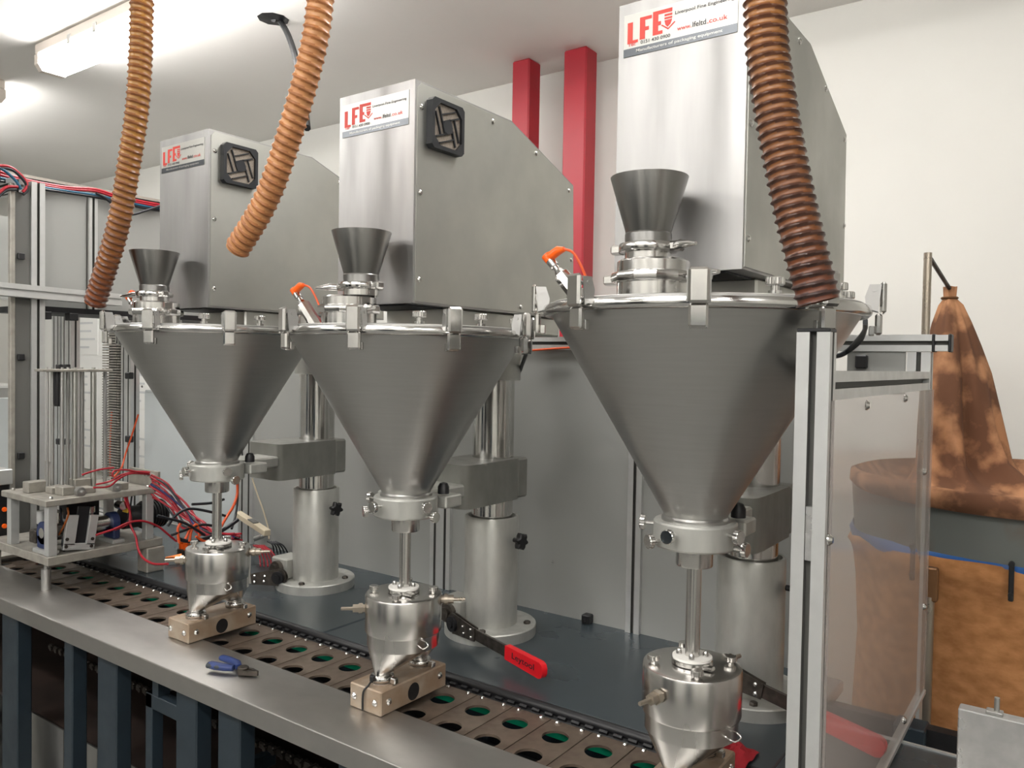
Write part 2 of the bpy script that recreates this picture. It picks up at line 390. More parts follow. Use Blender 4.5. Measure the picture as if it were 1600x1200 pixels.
# ------------------------------------------------------------------ slat conveyor
conv = thing('slat_conveyor', (-2.0, 1.24, .87), 'conveyor of brown-grey steel slats with two round cup holes each', 'conveyor')
PIT, SW = .0945, .0922
def slat_mesh():
    m = mb(); n = 28; y0, y1 = 1.135, 1.343; zt, zb = .885, .880
    cells = [(1.1465, 1.192), (1.2375, 1.283)]
    h = .0455
    def sq(c, t):
        k = max(abs(math.cos(t)), abs(math.sin(t))); return Vector((SW/2*math.cos(t)/k, c+h*math.sin(t)/k))
    for base, c in cells:
        for z, flip in ((zt, 0), (zb, 1)):
            vs = []; fs = []
            for i in range(n):
                t = 2*math.pi*(i+.5)/n
                p = sq(c, t); vs += [(p.x, p.y, z), (.0262*math.cos(t), c+.0262*math.sin(t), z)]
            for i in range(n):
                j = (i+1) % n; fs.append((2*i, 2*j, 2*j+1, 2*i+1))
            m.add(vs, fs)
            m.add([(SW/2*a, c+h*b, z) for a, b in ((1, 1), (-1, 1), (-1, -1), (1, -1))]+[m.V[-2*n+2*k] for k in ()], [])
            # corner fillers
            for q in range(4):
                a = q*n//4; cor = ((1, 1), (-1, 1), (-1, -1), (1, -1))[q]
                k = [i for i in range(n) if (math.cos(2*math.pi*(i+.5)/n)*cor[0] > 0 and math.sin(2*math.pi*(i+.5)/n)*cor[1] > 0)]
                e = min(k, key=lambda i: abs(abs(math.cos(2*math.pi*(i+.5)/n))-abs(math.sin(2*math.pi*(i+.5)/n)))+(0 if abs(math.cos(2*math.pi*(i+.5)/n)) >= abs(math.sin(2*math.pi*(i+.5)/n)) else 1))
                e2 = min(k, key=lambda i: abs(abs(math.cos(2*math.pi*(i+.5)/n))-abs(math.sin(2*math.pi*(i+.5)/n)))+(0 if abs(math.cos(2*math.pi*(i+.5)/n)) < abs(math.sin(2*math.pi*(i+.5)/n)) else 1))
                pe, pf = sq(c, 2*math.pi*(e+.5)/n), sq(c, 2*math.pi*(e2+.5)/n)
                m.add([(SW/2*cor[0], c+h*cor[1], z), (pe.x, pe.y, z), (pf.x, pf.y, z)], [(0, 1, 2)])
        m.rings([[(.0262*math.cos(t), c+.0262*math.sin(t), z) for t in [2*math.pi*(i+.5)/n for i in range(n)]] for z in (zt, zb)], True, False, False)
    for a, b in ((y0, 1.1465), (1.3285, y1)): m.box(-SW/2, SW/2, a, b, zb, zt)
    for s_ in (-1, 1): m.add([(s_*SW/2, 1.1465, zb), (s_*SW/2, 1.3285, zb), (s_*SW/2, 1.3285, zt), (s_*SW/2, 1.1465, zt)], [(0, 1, 2, 3)])
    return m
sm_ = slat_mesh()
first = None
x = -1.04-PIT/2+.0
k = 0
xs = [-.993+PIT*i for i in range(-27, 14)]
for xx in xs:
    if first is None:
        me = mb(); me.V = [v+Vector((xx, 0, 0)) for v in sm_.V]; me.F = sm_.F; me.I = sm_.I
        first = me.build('slat', 'slat_steel', conv, 40)
        pm = mb()
        for dx in (-.028, .028): pm.lathe([(.0052, .884), (.0052, .887), (.0035, .8895), (.001, .890)], xx+dx, 1.3355, 10)
        pin = pm.build('chain_pin', 'steel_polished', first); x0_ = xx
    else:
        c = copy_part(first, conv, (xx-x0_, 0, 0)); p2 = pin.copy(); COL.objects.link(p2); p2.parent = c
m = mb(); m.box(XL, XR, 1.372, 1.378, .832, .861); m.build('green_side_guide', 'green_plastic', conv)
m = mb(); m.box(XL, XR, 1.20, 1.212, .80, .835); m.box(XL, XR, 1.26, 1.275, .79, .83); m.build('carrying_rail', 'black_plastic', conv)
m = mb(); m.box(XL, XR, 1.15, 1.38, .765, .77); m.build('bed_plate', 'black_rubber', conv)
m = mb()
for i in range(150):
    x = XL+i*.0315; m.cyl((x, 1.352, .888), (x+.018, 1.352, .888), .0042, n=6)
tag(m.build('side_chain', 'black_plastic', conv), kind='stuff')

# ------------------------------------------------------------------ rear guard (grey panels between aluminium posts)
rg = thing('rear_guard', (-1.5, 1.87, .9), 'grey back panels with aluminium posts behind the three fillers', 'guard screen')
for x0, x1 in ((-2.6, -1.62), (-1.585, -.955), (-.925, -.475)):
    mb().box(x0, x1, 1.876, 1.88, .9, 1.64).build('panel', 'panel_grey', rg)
for x in (-2.573, -1.602, -.94):
    m = mb(); profile(m, 'z', x, 1.885, .9, 1.64, .08 if x != -.94 else .04, .04); m.build('post', ['alu_profile'], rg)
m = mb(); profile(m, 'x', 1.887, 1.656, -2.62, -.262, .036, .036); m.build('top_rail', 'alu_profile', rg)
m = mb(); m.box(-.262, -.256, 1.868, 1.906, 1.637, 1.675, .002); m.build('end_cap', 'black_plastic', rg)
m = mb(); m.box(-.232, -.226, 1.868, 1.906, 1.637, 1.675, .002); m.build('end_cap', 'black_plastic', rg)
m = mb(); profile(m, 'x', 1.887, 1.656, -.256, -.232, .034, .034); m.build('rail_stub', 'alu_profile', rg)
mb().box(-.43, -.312, 1.876, 1.88, 1.545, 1.64).build('panel', 'panel_grey', rg)
m = mb(); m.box(-1.085, -1.06, 1.85, 1.876, .9, .925, .003); m.cyl((-1.072, 1.849, .912), (-1.072, 1.845, .912), .004, n=10); m.build('panel_clip', 'black_plastic', rg)
m = mb(); m.box(-.41, -.385, 1.858, 1.872, 1.60, 1.63, .003); m.build('cable_mount', 'black_plastic', rg)
for u, v in ((864, 878), (500, 760)):
    p = px(u, v, y=1.876); mb().path([p, p+Vector((0, -.004, 0))], [.004, .002], 10).build('rivet', 'steel_polished', rg)

# ------------------------------------------------------------------ right-hand end guard with clear pane
eg = thing('end_guard', (-.285, 1.4, .9), 'aluminium end guard with clear plastic pane at the right end of the line', 'guard screen')
m = mb(); profile(m, 'z', -.285, 1.076, .9, 1.646, .042, .032); m.build('front_post', 'alu_profile', eg)
m = mb(); m.box(-.306, -.264, 1.06, 1.092, 1.646, 1.651, .001); m.build('post_cap', 'black_plastic', eg)
m = mb(); m.box(-.289, -.281, 1.062, 1.07, 1.35, 1.42); m.build('slot_insert', 'machined_plate', eg)
m = mb(); profile(m, 'z', -.286, 1.89, 1.558, 1.637, .044, .04); m.build('rear_post', 'alu_profile', eg)
m = mb(); m.box(-.272, -.2645, 1.872, 1.912, .02, 1.56, .001); m.build('edge_angle', 'alu_profile', eg)
m = mb(); profile(m, 'y', -.285, 1.577, 1.092, 1.87, .04, .038); m.build('cross_rail', 'alu_profile', eg)
m = mb(); m.box(-.264, -.260, 1.074, 1.905, .905, 1.558); m.build('clear_pane', 'clear_pane', eg)
m = mb(); m.box(-.276, -.259, 1.2, 1.9, .9, .906, .001); m.box(-.262, -.257, 1.2, 1.9, .906, .914); m.build('foot_angle', 'alu_profile', eg)
for u, v in ((1353, 633), (1413, 622), (1443, 737), (1294, 843), (1443, 948), (1411, 1125)):
    p = px(u, v, x=-.26); mb().path([p, p+Vector((.002, 0, 0)), p+Vector((.006, 0, 0))], [.0075, .0075, .004], 16).build('screw', 'steel_polished', eg)

# ------------------------------------------------------------------ auger filler
def bolt(m, p, r=.006, h=.006, ax=(0, 0, 1)):
    p = Vector(p); ax = Vector(ax).normalized(); m.path([p, p+ax*h*.7, p+ax*h], [r, r, r*.8], 6)
def star_knob(m, p, ax, r=.02):
    p = Vector(p); ax = Vector(ax).normalized(); a = ax.orthogonal().normalized(); b = ax.cross(a)
    m.cyl(p-ax*.014, p, .006, n=12); R = []
    for q, k in ((0, .75), (.25, 1), (.8, 1), (1, .8)):
        R.append([p+ax*.018*q+(a*math.cos(t)+b*math.sin(t))*r*k*(1+.2*math.cos(6*t)) for t in [2*math.pi*i/42 for i in range(42)]])
    m.rings(R)
def label_plate(par, x0, x1, yf, z0, z1):
    mb().box(x0, x1, yf-.0012, yf, z0, z1).build('label_plate', ['label_white'], par)
    lp = D.objects[[o.name for o in par.children if o.name.startswith('label_plate')][-1]]
    W, H = x1-x0, z1-z0
    T = Matrix(((1, 0, 0, x0), (0, 0, -1, yf-.0013), (0, 1, 0, z0), (0, 0, 0, 1)))
    def at(u, v): return T @ Matrix.Translation((u*W, v*H, 0))
    m = mb()
    def quad(ps, mi=0, d=.0003): m.mi = mi; m.add([(p[0]*W, p[1]*H, d) for p in ps], [tuple(range(len(ps)))], T)
    # logo letters: L, F, E with a long top bar, and the striped arrow
    quad([(.035, .30), (.135, .30), (.135, .37), (.085, .37), (.085, .80), (.035, .80)])
    quad([(.15, .34), (.20, .34), (.20, .53), (.235, .53), (.235, .62), (.20, .62), (.20, .78), (.26, .78), (.26, .86), (.15, .86)])
    quad([(.27, .36), (.36, .36), (.36, .44), (.32, .44), (.32, .57), (.345, .57), (.345, .66), (.32, .66), (.32, .82), (.445, .82), (.445, .91), (.27, .91)])
    quad([(.375, .74), (.445, .74), (.445, .79), (.375, .79)])
    quad([(.375, .67), (.445, .67), (.445, .715), (.375, .715)])
    quad([(.375, .65), (.445, .65), (.43, .54), (.405, .485), (.385, .54)])
    quad([(.345, .55), (.41, .42), (.475, .56), (.465, .58), (.41, .46), (.355, .57)])
    lo = m.build('logo', ['ink_red'], lp)
    m = mb(); m.mi = 0
    m.text('Liverpool Fine Engineering', at(.47, .70), width=.50*W, height=.10*H)
    m.text('0151 430 0900', at(.16, .235), width=.27*W, height=.085*H)
    m.text('lfeltd', at(.625, .335), width=.115*W, height=.12*H)
    m.mi = 1
    m.text('Tel:', at(.04, .235), width=.075*W, height=.09*H)
    m.text('www.', at(.49, .335), width=.125*W, height=.07*H)
    m.text('.co.uk', at(.75, .335), width=.17*W, height=.11*H)
    m.build('lettering', ['ink_black', 'ink_red'], lp)
    m = mb(); m.add([(0, 0, .0002), (W, 0, .0002), (W, .19*H, .0002), (0, .19*H, .0002)], [(0, 1, 2, 3)], T); m.build('strip', ['ink_strip'], lp)
    m = mb(); m.text('Manufacturers of packaging equipment', at(.12, .05), width=.76*W, height=.09*H, depth=.0006); m.build('lettering', ['label_white'], lp)
def fan_guard(par, x, yc, zc, s=.098):
    g = mb(); h = s/2
    def P(y, z, d): return (x+d, yc+y*h, zc+z*h)
    def slab(poly, d0, d1, mm):
        n = len(poly); mm.add([P(*p, d0) for p in poly]+[P(*p, d1) for p in poly], [tuple(range(n)), tuple(range(n, 2*n))]+[(i, (i+1) % n, n+(i+1) % n, n+i) for i in range(n)])
    octo = [(-1, -.86), (-.86, -1), (.86, -1), (1, -.86), (1, .86), (.86, 1), (-.86, 1), (-1, .86)]
    inner = [(-.84, -.50), (-.50, -.84), (.50, -.84), (.84, -.50), (.84, .50), (.50, .84), (-.50, .84), (-.84, .50)]
    # rim as eight bars between outer and inner outlines
    for i in range(8):
        j = (i+1) % 8; slab([octo[i], octo[j], inner[j], inner[i]], .0, .016, g)
    fan = g.build('fan_guard', 'fan_black', par, 25)
    f = mb(); slab(inner, .002, .010, f); f.build('filter_pad', 'filter_foam', fan)
    b = mb()
    sq = [(-.30*math.cos(R_(a))-.0, .30*math.sin(R_(a))) for a in range(0, 360, 45)]
    slab(sq, .010, .0145, b)
    def bar(p, q, wd=.045):
        p, q = Vector(p), Vector(q); d = (q-p).normalized(); n = Vector((-d.y, d.x))*wd/2
        slab([tuple(p-n), tuple(q-n), tuple(q+n), tuple(p+n)], .010, .014, b)
    for k in range(4):
        c, s_ = math.cos(k*math.pi/2+.35), math.sin(k*math.pi/2+.35)
        rt = lambda p: (p[0]*c-p[1]*s_, p[0]*s_+p[1]*c)
        bar(rt((.24, -.84)), rt((.24, .28)), .06); bar(rt((.52, -.70)), rt((.52, .22)), .05)
    b.build('guard_bars', 'fan_black', fan)

LATCH = (-18, 22, 61, 101, 141, 181, 221, 262, 302)
def filler(side, xa, xc, dz, xb, xport, xfun, fan, lab):
    ya, yc = 1.21, 1.65
    t = thing('auger_filler', (xc, yc, .9), 'stainless auger powder filler with conical hopper and drive box, %s of the three' % side, 'filling machine', 'auger fillers in a row on the deck')
    lidz = 1.662+dz
    # base and column
    m = mb(); m.lathe([(.119, .9), (.1195, .925), (.117, .9275), (.075, .9275)], xc, yc, 64); m.build('base_flange', 'cast_alu', t)
    for a in (-65, 25, 115, 205):
        b = mb(); bolt(b, (xc+.097*math.cos(R_(a)), yc+.097*math.sin(R_(a)), .9275), .009, .007); b.build('bolt', 'tool_steel', t)
    m = mb(); m.lathe([(.0695, .9275), (.0695, 1.202), (.068, 1.205), (.062, 1.205), (.060, 1.195), (.055, 1.195)], xc, yc, 64); m.build('column_sleeve', 'cast_alu', t)
    m = mb(); m.lathe([(.0535, 1.19), (.0535, 1.56)], xc, yc, 56); m.build('column_pipe', 'steel_polished', t)
    m = mb(); m.lathe([(.068, 1.555), (.068, 1.64+dz), (.09, 1.645+dz), (.09, 1.70+dz)], xc, yc, 48); m.build('column_head', 'cast_alu', t)
    m = mb(); star_knob(m, (xc+.088, yc-.005, 1.15), (1, -.12, 0), .019); m.build('clamp_knob', 'black_plastic', t)
    # lift gearbox with spindle stub low on the left of the sleeve
    m = mb(); m.box(xc-.105, xc-.035, yc-.085, yc-.01, .928, .99, .004); m.build('lift_box', 'cast_alu', t)
    m = mb(); m.path([(xc-.07, yc-.085, .958), (xc-.07, yc-.098, .958), (xc-.07, yc-.099, .958), (xc-.07, yc-.108, .958)], [.024, .024, .015, .015], 28); m.build('spindle', 'tool_steel', t)
    # arm
    z0, z1 = 1.252, 1.356; x1 = xc+.073; x0 = xc-.073
    sec = [(x0, z0), (x1-.012, z0), (x1, z0+.008), (x1, z1-.008), (x1-.012, z1), (x0, z1)]
    m = mb(); m.prism([(x1-.002, 1.47), (x1, 1.50), (x1, 1.660), (x0, 1.660), (x0, 1.47), (x0+.012, 1.452), (x1-.024, 1.452), (x1-.008, 1.458)], 'z', z0, z1); m.build('arm', 'arm_cast', t, 45)
    m = mb(); m.box(x0, x1, 1.6615, 1.706, z0+.002, z1, .005); m.build('arm_clamp_half', 'arm_cast', t)
    zc = 1.282+dz
    m = mb(); m.box(xc-.03, xc+.066, 1.262, 1.456, zc, zc+.030, .004); m.build('collar_arm', 'cast_alu', t)
    m = mb(); m.box(xa+.012, xa+.064, 1.262, 1.315, zc+.012, zc+.038, .003); m.build('pinch_block', 'cast_alu', t)
    m = mb(); m.lathe([(.012, zc+.042), (.012, zc+.056), (.008, zc+.064), (.002, zc+.066)], xa+.048, 1.272, 16); m.build('indicator_cap', 'black_plastic', t)
    # collar
    m = mb(); m.lathe([(.030, zc), (.064, zc), (.0662, zc+.003), (.0662, zc+.038), (.064, zc+.041), (.053, zc+.041)], xa, ya, 64); m.build('collar', 'cast_alu', t)
    for a, dzz in ((-96, .026), (-122, .012), (-165, .030), (-18, .028), (-4, .006)):
        c_, s_ = math.cos(R_(a)), math.sin(R_(a)); p = Vector((xa+c_*.066, ya+s_*.066, zc+dzz))
        m = mb(); m.cyl(p, p+Vector((c_, s_, 0))*.016, .0032, n=10); m.knurl(p+Vector((c_, s_, 0))*.014, (c_, s_, 0), .0115, .009, 18); m.build('thumb_screw', 'steel_polished', t)
    # spout and auger tube
    m = mb(); m.lathe([(.0284, zc-.032), (.0294, zc-.030), (.0294, zc)], xa, ya, 40); m.build('spout', 'steel_vessel', t)
    m = mb(); m.lathe([(.0118, 1.131), (.0118, zc-.030)], xa, ya, 32); m.build('auger_tube', 'steel_vessel', t)
    # cone
    m = mb(); m.lathe([(.0500, zc+.036), (.0535, zc+.040), (.0535, zc+.046), (.0500, zc+.049), (.0512, zc+.052), (.236, 1.646+dz), (.236, 1.650+dz)], xa, ya, 96); m.build('hopper_cone', 'steel_brushed_h', t, 25)
    m = mb(); m.lathe([(.234, 1.646+dz), (.246, 1.645+dz), (.2505, 1.649+dz), (.2515, 1.655+dz), (.2490, 1.661+dz), (.243, lidz)], xa, ya, 96); m.build('hopper_rim', 'steel_polished', t, 50)
    m = mb(); m.lathe([(.24, lidz-.004), (.24, lidz+.003), (.238, lidz+.004), (.02, lidz+.004)], xa, ya, 96); m.build('hopper_lid', 'steel_dull', t)
    # toggle latches
    for a in LATCH:
        q = Matrix.Translation((xa, ya, 0)) @ Matrix.Rotation(R_(a), 4, 'Z') @ Matrix.Translation((0, -.252, lidz))
        m = mb(); m.box(-.0125, .0125, -.012, -.002, -.043, -.012, .003, q); m.box(-.0125, .0125, -.002, .006, -.044, -.030, .001, q); la = m.build('toggle_latch', 'steel_polished', t)
        m = mb(); m.box(-.0135, .0135, -.017, -.008, -.012, .034, .0035, q); m.build('latch_lever', 'steel_polished', la)
        m = mb()
        for s_ in (-1, 1):
            m.prism([(-.010, .030), (.006, .030), (.012, .012), (.010, -.004), (-.006, -.010)], 'x', s_*.0135, s_*.0155, q)
        m.path([q @ Vector((-.017, 0, .022)), q @ Vector((.017, 0, .022))], [.003, .003], 8)
        m.build('latch_cheek', 'steel_dull', la)
    for a in (48, 80, 118):
        p = (xa+.222*math.sin(R_(a)), ya-.222*math.cos(R_(a)), lidz+.004)
        m = mb(); m.lathe([(.009, p[2]), (.009, p[2]+.005), (.0055, p[2]+.005), (.0055, p[2]+.013)], p[0], p[1], 20); m.knurl((p[0], p[1], p[2]+.012), (0, 0, 1), .0125, .011, 20); m.build('lid_knob', 'steel_polished', t)
    # inlet port with clamps, funnel
    yp = 1.06; zz = lidz+.004
    m = mb(); m.lathe([(.052, zz), (.052, zz+.022), (.056, zz+.022), (.056, zz+.025)], xport, yp, 48); m.build('port_ferrule', 'steel_polished', t)
    cz = zz+.022
    m = mb(); m.lathe([(.052, cz), (.0595, cz+.001), (.061, cz+.005), (.061, cz+.010), (.0595, cz+.014), (.052, cz+.016)], xport, yp, 12); m.box(xport-.078, xport-.054, yp-.01, yp+.01, cz, cz+.015, .003); m.box(xport+.052, xport+.075, yp-.01, yp+.01, cz, cz+.015, .003)
    cl = m.build('port_clamp', 'steel_polished', t, 20)
    m = mb(); m.cyl((xport+.07, yp-.012, cz+.008), (xport+.072, yp-.03, cz+.008), .004, n=10); m.path([(xport+.07, yp-.022, cz+.008), (xport+.083, yp-.03, cz+.008), (xport+.118, yp-.05, cz+.006)], [.008, .009, .003], 12); m.build('wing_nut', 'steel_polished', cl)
    m = mb(); m.lathe([(.052, cz+.015), (.052, cz+.030), (.048, cz+.033), (.034, cz+.034)], xport, yp, 48); m.build('port_reducer', 'steel_polished', t)
    m = mb(); m.lathe([(.0335, cz+.033), (.0335, cz+.048)], xfun, yp, 40); m.build('neck', 'steel_polished', t)
    fz = cz+.044
    m = mb(); m.lathe([(.034, fz), (.041, fz+.001), (.0425, fz+.004), (.0425, fz+.010), (.041, fz+.013), (.034, fz+.014)], xfun, yp, 40)
    m.box(xfun-.056, xfun-.038, yp-.013, yp+.006, fz, fz+.014, .003); m.box(xfun+.036, xfun+.056, yp-.013, yp+.006, fz, fz+.014, .003)
    c2 = m.build('funnel_clamp', 'steel_polished', t, 30)
    sgn = 1 if side == 'right-hand' else -1
    m = mb(); m.path([(xfun+sgn*.05, yp-.014, fz+.006), (xfun+sgn*.06, yp-.02, fz+.007), (xfun+sgn*.088, yp-.035, fz+.004)], [.006, .007, .0025], 12); m.build('wing_nut', 'steel_polished', c2)
    m = mb(); m.lathe([(.0335, fz+.012), (.0335, fz+.027), (.0325, fz+.029), (.0560, fz+.108), (.0560, fz+.109), (.0545, fz+.109), (.031, fz+.029)], xfun, yp, 64, False); m.build('inlet_funnel', 'steel_funnel', t, 25)
    # level sensor on the lid
    s0 = Vector((xa-.15, 1.10, zz)); ax = Vector((-.062, -.005, .072)).normalized()
    m = mb(); m.path([s0, s0+ax*.02, s0+ax*.021, s0+ax*.062, s0+ax*.063, s0+ax*.072], [.015, .015, .0135, .0135, .010, .007], 8)
    m.path([s0+ax*.070, s0+ax*.080, s0+ax*.081, s0+ax*.094], [.0055, .0055, .008, .008], 14); sn = m.build('level_sensor', 'steel_polished', t)
    e = s0+ax*.094
    m = mb(); m.path([e, e+ax*.012], [.0085, .0088], 14); m.path([e+ax*.006, e+Vector((.018, -.004, .015)), e+Vector((.030, -.006, .016))], [.008, .0075, .004], 12); m.build('sensor_plug', 'orange_plug', sn)
    m = mb(); m.tube([e+Vector((.028, -.006, .016)), e+Vector((.045, 0, .008)), e+Vector((.062, .01, -.03)), e+Vector((.078, .02, -.085)), e+Vector((.085, .03, -.10))], .0022, 8); m.build('sensor_cable', 'wire_orange', sn)
    # drive housing
    W = .2115; xl = xb-W; yf = 1.14; zb, zt = 1.712+dz, 2.14+dz
    prof = [(yf, zb), (1.736, zb), (1.724, 2.047+dz), (1.455, zt), (yf, zt)]
    m = mb(); m.prism(prof, 'x', xl, xb-.002); m.build('drive_housing', 'steel_front', t, 20)
    cov = [(yf+.006, zb+.004), (1.731, zb+.004), (1.7195, 2.044+dz), (1.4535, zt-.004), (yf+.016, zt-.004), (yf+.006, zt-.014)]
    m = mb(); m.prism(cov, 'x', xb-.002, xb); sd = m.build('side_cover', 'steel_side', t, 20)
    for y, z in ((1.156, 2.09), (1.156, 1.926), (1.156, 1.758), (1.384, 2.12), (1.553, 2.089), (1.70, 2.03), (1.717, 1.86), (1.5, 1.728)):
        m = mb(); m.path([(xb, y, z+dz), (xb+.0015, y, z+dz), (xb+.0035, y, z+dz)], [.0055, .0055, .003], 14); m.build('screw', 'steel_polished', sd)
    m = mb(); m.box(xl+.02, xb-.02, 1.26, 1.70, lidz+.004, zb, .004); m.build('mount_plinth', 'steel_side', t)
    m = mb(); m.box(xl+.004, xb-.03, 1.15, 1.5, zb-.003, zb+.001); m.build('gasket', 'black_rubber', t)
    if fan: fan_guard(t, xb, 1.2195, 2.065+dz)
    lx0 = xb-.206; label_plate(t, lx0+.004, lx0+.189, yf, 2.056+dz, 2.122+dz)
    return t

filler('left-hand', -1.785, -1.921, .010, -1.724, -1.812, -1.822, True, 0)
filler('middle', -1.132, -1.240, 0, -1.055, -1.146, -1.114, True, 0)
filler('right-hand', -.501, -.557, .030, -.4075, -.512, -.521, False, 0)

# ------------------------------------------------------------------ twin-outlet vessels on their nozzle blocks
def vessel(side, xa, na, xblk):
    ya = 1.21
    t = thing('dosing_vessel', (xa, ya, .902), 'small stainless vessel with two conical outlets under the %s hopper' % side, 'vessel', 'twin-outlet vessels on brown blocks')
    m = mb(); m.box(xblk-.044, xblk+.044, 1.113, 1.31, .9005, .95, .0025); bl = m.build('nozzle_block', 'brass_block', t)
    for x, y, z, ax in ((xblk-.03, 1.113, .925, (0, -1, 0)), (xblk+.028, 1.113, .925, (0, -1, 0)), (xblk+.044, 1.135, .925, (1, 0, 0)), (xblk+.044, 1.288, .93, (1, 0, 0))):
        m = mb(); p = Vector((x, y, z)); a = Vector(ax); m.path([p, p+a*.002, p+a*.005], [.0075, .007, .0035], 14); m.build('screw', 'steel_polished', bl)
    m = mb(); q = Vector((xblk+.0442, 1.207, .922)); m.add([(q.x, q.y+.017*math.cos(a), q.z+.018*math.sin(a)) for a in [2*math.pi*i/24 for i in range(24)]], [tuple(range(24))]); m.build('block_port', 'black_plastic', bl)
    for y in (1.155, 1.268):
        m = mb(); m.lathe([(.024, .95), (.024, .953), (.0165, .954), (.0165, .972)], xa+(xblk-xa)*.5, y, 28); m.build('outlet_neck', 'steel_vessel', t)
        m = mb(); m.lathe([(.018, .953), (.0235, .954), (.025, .957), (.025, .961), (.0235, .964), (.018, .965)], xa+(xblk-xa)*.5, y, 28); m.box(xa+.022, xa+.036, y-.006, y+.006, .953, .965, .002); m.build('outlet_clamp', 'steel_polished', t)
    m = mb(); n = 64
    for y, sg in ((1.155, -1), (1.268, 1)):
        R = []
        for k in range(13):
            f = k/12; z = 1.018-.050*f; r = .0742*(1-f)+.0165*f; cy = ya*(1-f)+y*f
            R.append([(xa*(1-f*.5)+xblk*f*.5+r*math.cos(a), cy+r*math.sin(a)*(1-.0*f), z) for a in [2*math.pi*i/n for i in range(n)]])
        m.rings(R)
    m.lathe([(.0742, 1.016), (.0745, 1.044)], xa, ya, 64)
    m.build('lower_body', 'steel_vessel', t, 40)
    m = mb(); m.lathe([(.0745, 1.044), (.0785, 1.045), (.079, 1.047), (.079, 1.116), (.0775, 1.1195), (.07, 1.121), (.02, 1.121)], xa, ya, 72); m.build('upper_body', 'steel_vessel', t, 35)
    for a in (35, 125, 215, 300):
        p = (xa+.062*math.cos(R_(a)), ya+.062*math.sin(R_(a)), 1.121)
        m = mb(); m.lathe([(.005, p[2]), (.005, p[2]+.005)], p[0], p[1], 14); m.knurl((p[0], p[1], p[2]+.004), (0, 0, 1), .0098, .0085, 16); m.build('lid_knob', 'steel_vessel', t)
    m = mb(); m.lathe([(.030, 1.121), (.0325, 1.1225), (.0325, 1.129), (.030, 1.131)], xa, ya, 48)
    m.box(xa+.026, xa+.044, ya-.026, ya-.012, 1.1225, 1.1295, .002); m.build('seal_clamp', 'steel_polished', t)
    m = mb(); m.lathe([(.0315, 1.130), (.0315, 1.1335), (.031, 1.134), (.01, 1.134)], xa, ya, 48); m.build('seal_disc', 'white_plastic', t)
    for a in (20, 110, 200, 290):
        m = mb(); m.lathe([(.0048, 1.134), (.0048, 1.139), (.003, 1.1425), (.0005, 1.143)], xa+.021*math.cos(R_(a)), ya+.021*math.sin(R_(a)), 12); m.build('dome_nut', 'steel_polished', t)
    for a, z in ((na, 1.088), (na+178, 1.105)):
        c_, s_ = math.cos(R_(a)), math.sin(R_(a)); d = Vector((c_, s_, 0)); p = Vector((xa, ya, z))+d*.0775
        m = mb(); m.path([p, p+d*.006, p+d*.0061, p+d*.014, p+d*.0141, p+d*.026, p+d*.0261, p+d*.05], [.0085, .0085, .0115, .0115, .009, .009, .004, .0035], 6 if a == na else 16); m.build('hose_nozzle', 'pole_steel', t)
    m = mb(); p = Vector((xa+.072, ya-.012, 1.035)); m.tube([p, p+Vector((.012, -.01, .004)), p+Vector((.02, -.014, 0)), p+Vector((.012, -.02, -.006)), p+Vector((-.004, -.016, -.004))], .0013, 6); m.build('wire_clip', 'steel_polished', t)
    return t
vessel('left-hand', -1.778, 226, -1.80)
vessel('middle', -1.135, 222, -1.145)
vessel('right-hand', -.501, 256, -.505)
# cable tie on the middle vessel's front outlet
m = mb(); p = Vector((-1.140, 1.128, .962)); m.tube([p, p+Vector((.0, -.010, -.008)), p+Vector((-.006, -.019, -.022)), p+Vector((-.008, -.0185, -.058))], .0022, 6); m.box(p.x-.005, p.x+.005, p.y-.004, p.y+.004, p.z-.004, p.z+.008, .001)
tag(m.build('cable_tie', 'black_plastic', org=p), 'black cable tie hanging down the front of the middle brown block', 'cable tie')

